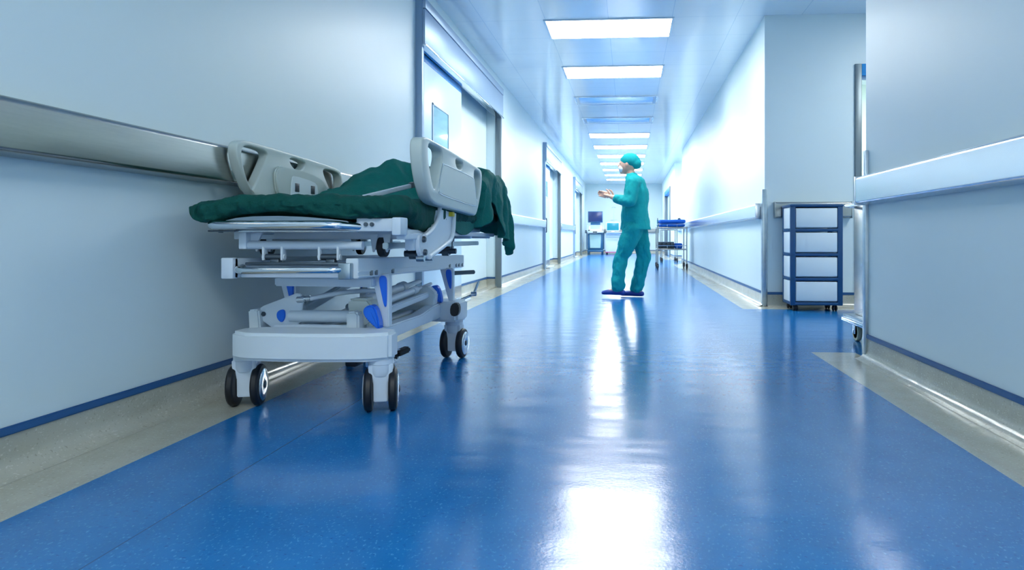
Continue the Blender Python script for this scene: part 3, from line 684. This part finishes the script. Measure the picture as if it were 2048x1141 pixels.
for ya in (3.10, 3.26):
    b = NB(); box(b, -1.5515, -1.549, ya, ya+.04, .86, .90, .001); obj('panel_button', b, M['boxgrey'], rl)
# rail arm
b = NB()
arm = chaikin([(2.80, .768), (3.05, .760), (3.045, .70), (3.03, .660), (2.995, .632), (2.84, .605), (2.66, .568), (2.585, .565), (2.55, .60), (2.55, .655), (2.60, .658), (2.68, .670), (2.75, .700), (2.79, .735)], 1)
prism(b, arm, 'x', -.806, -.792, .002)
ra = obj('rail_arm', b, M['white'], bed)
b = NB(); tube(b, [(-.786, 2.60, .652), (-.786, 2.69, .672), (-.786, 2.755, .702), (-.786, 2.80, .735), (-.786, 2.815, .772)], .0085, .05); obj('arm_rim', b, M['whiteplastic'], ra)
b = NB(); tube(b, [(-.786, 2.66, .570), (-.786, 2.84, .604), (-.786, 2.99, .634), (-.786, 3.035, .67), (-.786, 3.045, .755)], .010, .04); obj('arm_rim', b, M['whiteplastic'], ra)
for (y, z) in ((2.60, .640), (2.615, .590)):
    b = NB(); cyl(b, (-.796, y, z), (-.780, y, z), .0125, seg=20, bev=.003); obj('pivot_bolt', b, M['darkmetal'], ra)
for ya in (2.69, 2.58):
    b = NB(); cyl(b, (-.81, ya, .567), (-.78, ya, .567), .012); obj('pivot_roller', b, M['postmetal'], ra)
b = NB(); box(b, -.803, -.775, 2.98, 3.02, .740, .760, .003); obj('latch_sticker', b, M['yellow'], ra)
b = NB(); box(b, -.840, -.806, 2.53, 2.66, .60, .665, .003); obj('arm_mount', b, M['white'], bed)

# ---------------------------------------------------------------- bunched green blanket at the far end
def blanket():
    t = bmesh.new(); NU, NV = 150, 150; W = .415; CXB = -1.195; V0, V1, VT = 3.02, 4.22, 4.46
    def topz(x, y):
        u = x-CXB
        crest = .235*sstep(3.22, 3.72, y-.10*math.sin(u*6.0)) * (1-.25*sstep(3.95, 4.25, y))
        crest *= (1-.42*sstep(-.12, -.40, u))*.90*(.80+.26*math.exp(-((u+.02)/.17)**2)+.14*math.exp(-((u-.33)/.14)**2))
        rid = .5-abs(noise.noise(Vector((x*4.0+3, y*3.0, 0))))*1.2+.15*noise.noise(Vector((x*9, y*7, 4)))
        f = .055*(rid-.2)*sstep(3.1, 3.5, y)
        f += .085*(.30-math.sqrt(noise.noise(Vector((x*8+y*5, y*3-x*4, 1.7)))**2+.004))*sstep(3.3, 3.6, y)+.010*noise.noise(Vector((x*17, y*13, 2)))
        return .806+crest+f+.006
    rows = []
    for j in range(NV+1):
        v = V0+(VT+.20-V0)*j/NV; row = []
        for i in range(NU+1):
            s = -.60+1.26*i/NU
            ov = max(0, abs(s)-W); y = min(v, V1); ovy = max(0, v-V1)
            x = CXB+max(-W, min(W, s))
            z = topz(x, y)
            lim = (.13+.12*sstep(3.05, 3.35, v)-.07*sstep(3.55, 3.72, v)+.30*sstep(3.80, 4.12, v)) if s > 0 else .10
            lim += .02*math.sin(v*23)
            sc = lim/(.245 if s > 0 else .185)
            drop = ov*sc
            # rounded shoulder
            rr_ = .05
            if ov > 0:
                a_ = min(1, drop/rr_); out = rr_*math.sin(a_*PI/2)*.6
                fold = (.022*math.sin(v*31+2*math.sin(v*9))+.018*noise.noise(Vector((v*16, 0, drop*3))))*sstep(.03, .20, drop)+.02*fbm(v, drop, 1, 6)
                z -= drop; x += math.copysign(out+fold, s)
                if s < 0: x = max(x, -1.616) if v > 3.72 else max(x, -1.566)
            if s > 0 and v < 3.56: x = min(x, -.812)
            if ovy > 0:
                y += .05*math.sin(min(1, ovy/.06)*PI/2)+.02*math.sin(s*23)*sstep(.02, .2, ovy)
                z -= ovy*.8
            if ov > 0 or ovy > 0:
                lo = .60+.05*math.sin(v*11+.6)+.03*math.sin(s*9)
                if v < 3.78: lo = max(lo, .655)
                if z < lo+.06: z = lo+.06*math.exp((z-lo-.06)/.06)
            row.append(t.verts.new((x, y, z)))
        rows.append(row)
    for j in range(NV):
        for i in range(NU): t.faces.new((rows[j][i], rows[j][i+1], rows[j+1][i+1], rows[j+1][i]))
    bmesh.ops.recalc_face_normals(t, faces=t.faces)
    return t
bl = obj('blanket', blanket(), M['blanket'], None, 80, keep=Vector((-1.2, 3.7, .80)))
sm_ = bl.modifiers.new('thickness', 'SOLIDIFY'); sm_.thickness = .004; sm_.offset = 0
tag(bl, 'bunched dark green blanket heaped over the far end of the stretcher', 'blanket')

# ---------------------------------------------------------------- drawer unit
du = thing('drawer_unit', (1.632, 6.29, 0), 'blue plastic drawer unit with four frosted drawers, standing in the right recess', 'drawer unit')
X0, X1, Y0d, Y1d = 1.408, 1.856, 6.12, 6.44
zs = [.055+.0, .27, .49, .71, .93]
b = NB()
for (xa, xb) in ((X0, X0+.045), (X1-.045, X1)):
    for (ya, yb_) in ((Y0d, Y0d+.035), (Y1d-.035, Y1d)): box(b, xa, xb, ya, yb_, .05, .93, .006)
for k in range(5):
    z = .058+k*.2145; box(b, X0, X1, Y0d, Y1d, z-.006, z+.020, .005)
box(b, X0-.006, X1+.006, Y0d-.006, Y1d+.004, .915, .932, .006)
obj('frame', b, M['navy'], du)
b = NB()
for k in range(4):
    z = .058+k*.2145; b2 = NB(); box(b2, X0+.046, X1-.046, Y0d+.012, Y1d-.02, z+.026, z+.200, .006)
    dr = obj('drawer', b2, M['frost'], du)
    b2 = NB(); box(b2, X0+.048, X1-.048, Y0d+.002, Y0d+.012, z+.032, z+.198, .004); obj('drawer_front', b2, M['frost'], dr)
    for xx in (X0+.004, X1-.012):
        b3 = NB(); box(b3, xx, xx+.008, Y0d+.036, Y1d-.036, z+.022, z+.206, .002); obj('side_panel', b3, M['frost'], du)
b.free()
for x in (X0+.05, X1-.06):
    for y in (Y0d+.04, Y1d-.06):
        b = NB(); box(b, x-.012, x+.012, y-.012, y+.012, .035, .056, .003)
        for s in (-1, 1): disc_lathe(b, (x+s*.004, y, .025), (s, 0, 0), [(.004, 0), (.022, 0), (.025, .003), (.025, .012), (.02, .016), (.004, .016)], 20)
        obj('caster', b, M['black'], du)

# ---------------------------------------------------------------- steel cart behind the right corner
sc = thing('steel_cart', (1.7, 4.18, 0), 'stainless steel cart with bumper bar, half hidden behind the near right wall corner', 'cart')
b = NB(); box(b, 1.405, 2.0, 3.93, 4.42, .165, .85, .012); obj('cabinet', b, M['steel'], sc)
b = NB(); prism(b, [(1.395, .85), (1.41, .880), (1.50, .893), (1.95, .893), (2.01, .85)], 'y', 3.92, 4.43, .004); obj('lid', b, M['steel'], sc)
b = NB(); tube(b, [(1.42, 4.02, .845), (1.365, 4.02, .845), (1.365, 4.46, .845), (1.50, 4.46, .845), (1.50, 4.41, .845)], .012, .03); obj('push_rail', b, M['chrome'], sc)
b = NB(); tube(b, [(2.0, 3.90, .135), (1.345, 3.90, .135), (1.345, 4.47, .135), (2.0, 4.47, .135)], .014, .05); obj('bumper_bar', b, M['chrome'], sc)
b = NB(); box(b, 1.352, 2.0, 3.905, 4.465, .128, .166, .006); obj('base_plate', b, M['postmetal'], sc)
for (x, y) in ((1.40, 4.08), (1.42, 4.40), (1.93, 4.08), (1.93, 4.40)):
    b = NB(); cyl(b, (x, y, .115), (x, y, .130), .032); box(b, x-.024, x-.018, y-.03, y+.02, .045, .12, .003); box(b, x+.018, x+.024, y-.03, y+.02, .045, .12, .003); cyl(b, (x-.028, y-.005, .058), (x+.028, y-.005, .058), .010)
    c = obj('caster', b, M['chrome'], sc)
    b = NB(); disc_lathe(b, (x-.014, y-.005, .058), (1, 0, 0), [(.012, 0), (.040, 0), (.040, .028), (.012, .028)], 28); obj('wheel', b, M['darkmetal'], c)
    b = NB(); disc_lathe(b, (x-.014, y-.005, .058), (1, 0, 0), [(.040, .0), (.055, .001), (.058, .006), (.058, .022), (.055, .027), (.040, .028)], 28); obj('tyre', b, M['cream'], c)

# ---------------------------------------------------------------- trolleys in the distance
def trolley(x0, x1, y0, y1, ztop, zlow, label, group=None):
    t = thing('instrument_trolley', ((x0+x1)/2, (y0+y1)/2, 0), label, 'trolley', group)
    for x in (x0, x1):
        for y in (y0, y1):
            b = NB(); cyl(b, (x, y, .11), (x, y, ztop+.01), .0125, seg=14); obj('leg', b, M['steel'], t)
            b = NB(); cyl(b, (x, y, .085), (x, y, .115), .022); box(b, x-.022, x-.016, y-.03, y+.02, .04, .095); box(b, x+.016, x+.022, y-.03, y+.02, .04, .095)
            disc_lathe(b, (x-.013, y-.01, .05), (1, 0, 0), [(.01, 0), (.047, 0), (.05, .004), (.05, .022), (.047, .026), (.01, .026)], 24)
            obj('caster', b, M['black'], t)
    for z in (ztop, zlow):
        b = NB(); box(b, x0-.01, x1+.01, y0-.01, y1+.01, z-.028, z, .004); s_ = obj('shelf', b, M['steel'], t)
        b = NB()
        tube(b, [(x0, y0, z+.06), (x1, y0, z+.06), (x1, y1, z+.06), (x0, y1, z+.06), (x0, y0+.001, z+.06)], .006, .01, 8)
        for k in range(1, 3):
            xx = x0+(x1-x0)*k/3
            cyl(b, (xx, y0, z), (xx, y0, z+.06), .004, seg=8); cyl(b, (xx, y1, z), (xx, y1, z+.06), .004, seg=8)
        if z == ztop or True: obj('guard_rail', b, M['chrome'], s_)
    return t
trolley(.565, 1.135, 13.65, 14.40, .84, .415, 'two-shelf steel trolley loaded with blue bundles, in front of the right wall')
trolley(.82, 1.19, 17.2, 17.9, .84, .42, 'slim steel trolley carrying a white box, behind the one loaded with blue bundles')
for k, z in enumerate((.846, .922)):
    o = obj('cloth_bundle', soft_bundle(.605-.012*k, 1.105+.015*k, 13.70, 14.33, z, z+.069, 3.1*k+1), M['bundle'], None, 60, keep=Vector((.86, 14.0, z)))
    tag(o, 'thick blue wrapped bundle, upper of the two on the trolley top' if k else 'thick blue wrapped bundle, lower of the two on the trolley top', 'bundle', 'blue bundles on the trolley top')
for k in range(4):
    x = .585+k*.078
    t = thing('supply_box', (x+.036, 13.95, .416), f"dark grey box on the lower trolley shelf, {['leftmost of the four', 'second of the four from the left', 'third of the four from the left', 'rightmost of the four'][k]}", 'box', 'dark boxes on the lower trolley shelf')
    b = NB(); box(b, x, x+.072, 13.72, 14.2, .4165, .535, .006); obj('box_body', b, M['boxgrey'], t)
    b = NB(); box(b, x-.001, x+.073, 13.718, 14.202, .531, .551, .005); obj('box_lid', b, M['darkmetal'], t)
o = obj('cloth_bundle', soft_bundle(.905, 1.06, 13.72, 14.2, .422, .52, 9.2, .01), M['bundle'], None, 60, keep=Vector((.98, 13.95, .416)))
tag(o, 'blue wrapped bundle on the lower trolley shelf beside the dark boxes', 'bundle')
t = thing('storage_box', (1.03, 17.55, .842), 'white plastic box on the slim rear trolley', 'box')
b = NB(); prism(b, [(.93, .842), (1.13, .842), (1.15, 1.04), (.91, 1.04)], 'y', 17.35, 17.75, .01); obj('box_body', b, M['boxwhite'], t)
b = NB(); box(b, .90, 1.16, 17.34, 17.76, 1.03, 1.06, .008); obj('box_lid', b, M['boxwhite'], t)
t = thing('device_case', (.60, 14.2, .842), 'small dark teal device case at the left edge of the trolley top', 'case')
b = NB(); box(b, .572, .594, 14.02, 14.32, .842, 1.0, .006); obj('case_body', b, M['tealscreen'], t)
b = NB(); tube(b, [(.583, 14.08, 1.0), (.583, 14.08, 1.03), (.583, 14.26, 1.03), (.583, 14.26, 1.0)], .005, .01, 8); obj('carry_handle', b, M['darkmetal'], t)
t = thing('tape_dispenser', (1.0, 14.1, .985), 'small dark gadget lying on top of the blue bundles', 'gadget')
b = NB(); prism(b, [(.985, .9815), (1.05, .9815), (1.05, 1.01), (1.02, 1.035), (.99, 1.02)], 'y', 14.05, 14.12, .004); obj('body', b, M['boxgrey'], t)
b = NB(); cyl(b, (1.03, 14.045, 1.005), (1.03, 14.125, 1.005), .014); obj('dial', b, M['darkmetal'], t)

# ---------------------------------------------------------------- ultrasound machine and monitor cart at the end
us = thing('ultrasound_machine', (-1.2, 25.2, 0), 'dark blue wheeled ultrasound machine with raised monitor at the corridor end', 'medical machine')
x = -1.225; y = 25.0
b = NB(); box(b, x-.29, x+.29, y-.05, y+.55, .10, .17, .02); obj('base', b, M['machineblue'], us)
for sx in (-.25, .25):
    for sy in (.0, .5):
        b = NB(); cyl(b, (x+sx, y+sy, .09), (x+sx, y+sy, .12), .03)
        for s in (-1, 1): disc_lathe(b, (x+sx+s*.01, y+sy, .055), (s, 0, 0), [(.01, 0), (.05, 0), (.055, .005), (.055, .02), (.045, .025), (.01, .025)], 20)
        obj('caster', b, M['machineblue'], us)
b = NB(); box(b, x-.28, x+.28, y+.06, y+.5, .17, .78, .03); bd = obj('body', b, M['machineblue'], us)
b = NB(); prism(b, [(x-.19, .24), (x+.19, .24), (x+.21, .74), (x-.21, .74)], 'y', y+.03, y+.07, .008); obj('front_panel', b, M['machinegreen'], bd)
for s in (-1, 1):
    b = NB(); tube(b, [(x+s*.31, y+.1, .2), (x+s*.31, y+.1, .82), (x+s*.24, y-.12, .84)], .018, .06, 10); obj('side_tube', b, M['machineblue'], us)
b = NB(); prism(b, chaikin([(x-.27, y-.22), (x+.27, y-.22), (x+.33, y+.2), (x-.33, y+.2)], 2), 'z', .80, .86, .01); cs = obj('console', b, M['machine'], us)
b = NB(); box(b, x-.08, x+.08, y-.24, y-.19, .80, .84, .01); cyl(b, (x-.22, y-.1, .86), (x-.22, y-.1, .90), .03); obj('trackball', b, M['black'], cs)
b = NB(); obox(b, (x, y+.10, .98), (.50, .03, .24), Matrix.Rotation(-.5, 3, 'X'), .01); tp = obj('panel_housing', b, M['machine'], us)
b = NB(); obox(b, (x+.0, y+.082, .985), (.36, .006, .14), Matrix.Rotation(-.5, 3, 'X'), .001); obj('touch_screen', b, M['touch'], tp)
b = NB(); tube(b, [(x-.28, y+.1, .86), (x-.30, y+.12, 1.08), (x+.30, y+.12, 1.08), (x+.28, y+.1, .86)], .014, .06, 10); obj('handle', b, M['machine'], us)
b = NB(); box(b, x-.06, x+.06, y+.16, y+.24, .95, 1.30, .02); box(b, x-.18, x+.18, y+.10, y+.2, 1.08, 1.17, .02); obj('monitor_arm', b, M['machineblue'], us)
b = NB(); box(b, x-.27, x+.27, y+.05, y+.12, 1.17, 1.58, .015); mo = obj('monitor', b, M['machineblue'], us)
b = NB(); box(b, x-.245, x+.245, y+.042, y+.052, 1.20, 1.555, .002); obj('screen', b, M['screen'], mo)
for s, zz in ((-1, .86), (1, .86)):
    b = NB(); cyl(b, (x+s*.345, y+.05, zz-.08), (x+s*.345, y+.05, zz+.03), .032); obj('probe_holder', b, M['darkmetal'], us)

mc = thing('monitor_cart', (-.585, 25.2, 0), 'white cabinet cart with a teal monitor beside the ultrasound machine', 'medical machine')
x = -.585
b = NB(); box(b, x-.27, x+.27, y, y+.5, .10, .62, .02); obj('cabinet', b, M['machine'], mc)
b = NB(); box(b, x-.275, x+.275, y-.01, y+.51, .075, .10, .01); obj('base_trim', b, M['pinkbase'], mc)
b = NB(); box(b, x-.26, x+.26, y-.02, y+.5, .62, .73, .02); obj('drawer', b, M['frost'], mc)
b = NB(); prism(b, [(x-.25, .73), (x+.28, .73), (x+.24, .82), (x-.22, .82)], 'y', y-.10, y+.5, .01); obj('worktop', b, M['machine'], mc)
b = NB(); box(b, x-.22, x+.36, y-.30, y-.02, .80, .83, .01); obj('keyboard_tray', b, M['machine'], mc)
b = NB(); box(b, x-.24, x+.24, y+.05, y+.12, .86, 1.18, .01); box(b, x-.05, x+.05, y+.08, y+.16, .80, .92, .01); mo = obj('monitor', b, M['machine'], mc)
b = NB(); box(b, x-.215, x+.215, y+.042, y+.052, .885, 1.155, .002); obj('screen', b, M['tealscreen'], mo)
b = NB(); cyl(b, (x+.02, y+.35, .8), (x+.02, y+.35, 1.75), .010, seg=10); tube(b, [(x-.10, y+.35, 1.26), (x+.14, y+.35, 1.26)], .008, 0, 8); tube(b, [(x-.06, y+.35, 1.72), (x+.02, y+.35, 1.75), (x+.10, y+.35, 1.72)], .008, .02, 8); obj('drip_pole', b, M['chrome'], mc)
for sx in (-.22, .22):
    for sy in (.06, .44):
        b = NB()
        for s in (-1, 1): disc_lathe(b, (x+sx+s*.006, y+sy, .04), (s, 0, 0), [(.01, 0), (.036, 0), (.04, .004), (.04, .016), (.01, .02)], 18)
        obj('caster', b, M['black'], mc)
b = NB(); box(b, x+.28, x+.36, y+.1, y+.25, .5, .72, .01); obj('side_basket', b, M['frost'], mc)

# ---------------------------------------------------------------- person walking
def remesh(t, vox, smooth=3):
    me = bpy.data.meshes.new('r'); t.to_mesh(me); t.free()
    o = bpy.data.objects.new('r', me); C.objects.link(o)
    md = o.modifiers.new('r', 'REMESH'); md.mode = 'VOXEL'; md.voxel_size = vox; md.use_smooth_shade = True
    sm = o.modifiers.new('s', 'SMOOTH'); sm.iterations = smooth; sm.factor = .5
    bpy.context.view_layer.update()
    m2 = bpy.data.meshes.new_from_object(o.evaluated_get(bpy.context.evaluated_depsgraph_get()))
    r = bmesh.new(); r.from_mesh(m2); bpy.data.objects.remove(o); bpy.data.meshes.remove(m2); bpy.data.meshes.remove(me)
    return r
PX, PY = .07, 7.40
def G(f, l, z):           # f forward (towards -X), l to the person's left (-Y), z up
    c_, s_ = math.cos(.22), math.sin(.22)
    return (PX-f*c_-l*s_*-1*.0-l*s_, PY-l*c_+f*s_*1.0*.9, z)
ps = thing('person', (PX, PY, 0), 'person in teal surgical scrubs and cap walking to the left with forearms raised', 'person')
# joints
hipL, hipR = G(.0, .085, .80), G(.0, -.085, .80)
kneeR, ankR = G(-.07, -.08, .43), G(-.005, -.07, .085)      # standing leg
kneeL, ankL = G(.14, .09, .44), G(.165, .09, .12)           # swinging leg, forward
pel = G(0, 0, .84); wai = G(-.005, 0, .97); che = G(0.0, 0, 1.13); upc = G(.015, 0, 1.23); nec = G(.05, 0, 1.315); hb = G(.065, 0, 1.37)
shL, shR = G(.0, .155, 1.235), G(.0, -.155, 1.235)
elL, elR = G(.03, .20, 1.01), G(.07, -.20, 1.02)
wrL, wrR = G(.235, .13, 1.075), G(.26, -.13, 1.085)
body_ch = [[(pel, (.11, .085)), (wai, (.12, .095)), (che, (.13, .10)), (upc, (.12, .085)), (nec, .048), (hb, .05)],
    [(upc, (.12, .085)), (shL, .05), (elL, .038), (wrL, .025)], [(upc, (.12, .085)), (shR, .05), (elR, .038), (wrR, .025)],
    [(pel, (.11, .085)), (hipL, .07), (kneeL, .055), (ankL, .036)], [(pel, (.11, .085)), (hipR, .07), (kneeR, .055), (ankR, .036)]]
YAW = Matrix.Rotation(-.22, 4, 'Z')
def limbs(chains, seg=18):
    t = bmesh.new()
    for ch in chains:
        for (a_, ra_), (b_, rb_) in zip(ch, ch[1:]):
            ra_ = ra_ if isinstance(ra_, tuple) else (ra_, ra_); rb_ = rb_ if isinstance(rb_, tuple) else (rb_, rb_)
            n_ = max(2, int((Vector(a_)-Vector(b_)).length/(.22*min(ra_+rb_)))+1)
            for k in range(n_+1):
                f_ = k/n_; c_ = Vector(a_).lerp(Vector(b_), f_); rl_ = ra_[0]*(1-f_)+rb_[0]*f_; rf_ = ra_[1]*(1-f_)+rb_[1]*f_
                q = bmesh.new(); bmesh.ops.create_uvsphere(q, u_segments=seg, v_segments=12, radius=1)
                bmesh.ops.scale(q, vec=(rf_, rl_, min(rf_, rl_)*.9), verts=q.verts); bmesh.ops.transform(q, matrix=YAW, verts=q.verts)
                bmesh.ops.translate(q, vec=c_, verts=q.verts); merge(t, q)
    return t
body = limbs(body_ch)
def ell(t, c, r, seg=20, rot=None):
    q = bmesh.new(); bmesh.ops.create_uvsphere(q, u_segments=seg, v_segments=seg//2+2, radius=1)
    bmesh.ops.scale(q, vec=r, verts=q.verts)
    a_ = Matrix.Rotation(.20, 3, 'Z') if rot is None else rot
    bmesh.ops.transform(q, matrix=a_.to_4x4() if False else Matrix.Rotation(-.20, 4, 'Z'), verts=q.verts)
    bmesh.ops.translate(q, vec=Vector(c), verts=q.verts); merge(t, q)
HD = G(.085, 0, 1.43)
ell(body, HD, (.092, .072, .105)); ell(body, G(.115, 0, 1.385), (.062, .055, .06))            # skull, jaw
ell(body, G(.178, 0, 1.415), (.020, .012, .020)); ell(body, G(.172, 0, 1.43), (.014, .009, .028))  # nose
ell(body, G(.158, 0, 1.372), (.020, .024, .010)); ell(body, G(.155, 0, 1.345), (.018, .022, .016))
for s in (-1, 1): ell(body, G(.078, s*.072, 1.425), (.016, .010, .028)); ell(body, G(.155, s*.03, 1.445), (.018, .02, .010))
# hands: palm and five fingers
def hand(t, wr, el, side):
    d = (Vector(wr)-Vector(el)).normalized(); up = Vector((0, 0, 1)); n = d.cross(up).normalized()*side; up = n.cross(d)*side
    Wp = Vector(wr)
    chs = [[(tuple(Wp-d*.02), (.024, .022)), (tuple(Wp+d*.02), (.030, .018)), (tuple(Wp+d*.06), (.036, .016)), (tuple(Wp+d*.085), (.034, .013))]]
    merge(t, limbs(chs, 12))
    for k, (o_, L_) in enumerate(((.030, .068), (.011, .078), (-.010, .072), (-.029, .056))):
        p = Wp+d*.082+up*o_*.9; q = p+d*L_*.45-n*.004; r_ = q+d*L_*.30-n*.014; e_ = r_+d*L_*.20-n*.016
        merge(t, limbs([[(tuple(p-d*.012), .0095), (tuple(q), .009), (tuple(r_), .0082), (tuple(e_), .007)]], 10))
    p = Wp+d*.03+up*.028; merge(t, limbs([[(tuple(p), .012), (tuple(p+d*.028+up*.026), .0105), (tuple(p+d*.055+up*.032), .008)]], 10))
hand(body, wrL, elL, 1); hand(body, wrR, elR, -1)
for an in (ankL, ankR):
    A = Vector(an); q0 = Vector(G(.0, 0, 0)); fw = (Vector(G(1, 0, 0))-q0)
    merge(body, limbs([[(tuple(A+Vector((0, 0, .01))), .036), (tuple(A-fw*.02+Vector((0, 0, -.035))), .034), (tuple(A+fw*.06+Vector((0, 0, -.045))), (.03, .026)), (tuple(A+fw*.14+Vector((0, 0, -.058))), (.034, .018))]]))
o = obj('body', remesh(body, .0055, 3), M['skin'], ps, 180)
# scrubs top
top = limbs([[(G(-.005, 0, .68), (.172, .160)), (G(0, 0, .86), (.162, .146)), (G(0, 0, 1.0), (.154, .138)), (G(-.005, 0, 1.13), (.155, .130)), (G(.0, 0, 1.225), (.135, .105)), (G(.035, 0, 1.285), (.070, .070))],
    [(G(.0, 0, 1.225), (.135, .105)), (G(-.005, .16, 1.22), .074), (G(.02, .21, 1.02), .068), (G(.10, .185, 1.035), .062), (G(.17, .155, 1.055), .050)],
    [(G(.0, 0, 1.225), (.135, .105)), (G(-.005, -.16, 1.22), .074), (G(.05, -.21, 1.03), .068), (G(.12, -.18, 1.045), .062), (G(.19, -.155, 1.065), .050)]])
top = remesh(top, .009, 4)
bmesh.ops.bisect_plane(top, geom=top.verts[:]+top.edges[:]+top.faces[:], plane_co=(0, 0, .725), plane_no=(0, 0, -1), clear_outer=True)
hem = [e for e in top.edges if e.is_boundary]
ex = bmesh.ops.extrude_edge_only(top, edges=hem)
for v in [g for g in ex['geom'] if isinstance(g, bmesh.types.BMVert)]:
    v.co.x = PX+(v.co.x-PX)*.93; v.co.y = PY+(v.co.y-PY)*.93; v.co.z += .004
for v in top.verts:
    n_ = fbm(v.co.x, v.co.y, v.co.z*.5, 10)*.020; v.co.x += n_; v.co.y += n_*.8
obj('scrub_top', top, M['scrub'], ps, 180)
pants = limbs([[(G(-.005, 0, .86), (.140, .130)), (G(0, .075, .74), (.108, .100)), (G(.07, .085, .58), .094), (kneeL, .080), (G(.165, .09, .25), .078), (G(.175, .09, .12), .074)],
    [(G(-.005, 0, .86), (.140, .130)), (G(-.02, -.075, .74), (.108, .100)), (G(-.055, -.08, .58), .094), (kneeR, .080), (G(-.035, -.07, .25), .076), (G(-.005, -.07, .10), .072)]])
pants = remesh(pants, .009, 3)
for v in pants.verts:
    n_ = fbm(v.co.x, v.co.y, v.co.z*.6, 10)*.022+.004*math.sin(v.co.z*60)*sstep(.4, .1, v.co.z); v.co.x += n_; v.co.y += n_*.8
obj('scrub_trousers', pants, M['scrub'], ps, 180)
cap = NB(); ell(cap, G(.060, 0, 1.468), (.108, .086, .085)); ell(cap, G(-.005, 0, 1.435), (.060, .066, .060))
obj('surgical_cap', remesh(cap, .008, 3), M['scrub'], ps, 180)
msk = NB(); ell(msk, G(.142, 0, 1.385), (.048, .056, .048)); obj('face_mask', remesh(msk, .007, 2), M['frost'], ps, 180)
for s in (-1, 1):
    b = NB(); ell(b, G(.163, s*.028, 1.440), (.008, .012, .006)); obj('eye', b, M['black'], ps)
fw = Vector(G(1, 0, 0))-Vector(G(0, 0, 0))
for an, dz in ((ankR, 0.0), (ankL, .022)):
    A = Vector(an)
    b = limbs([[(tuple(A-fw*.045+Vector((0, 0, -A.z+.034+dz))), (.038, .032)), (tuple(A+fw*.03+Vector((0, 0, -A.z+.038+dz))), (.040, .036)), (tuple(A+fw*.11+Vector((0, 0, -A.z+.036+dz))), (.044, .032)), (tuple(A+fw*.165+Vector((0, 0, -A.z+.028+dz))), (.036, .024))]]); b = remesh(b, .006, 2)
    for v in b.verts: v.co.z = max(v.co.z, .002+dz)
    obj('clog', b, M['clog'], ps, 60)
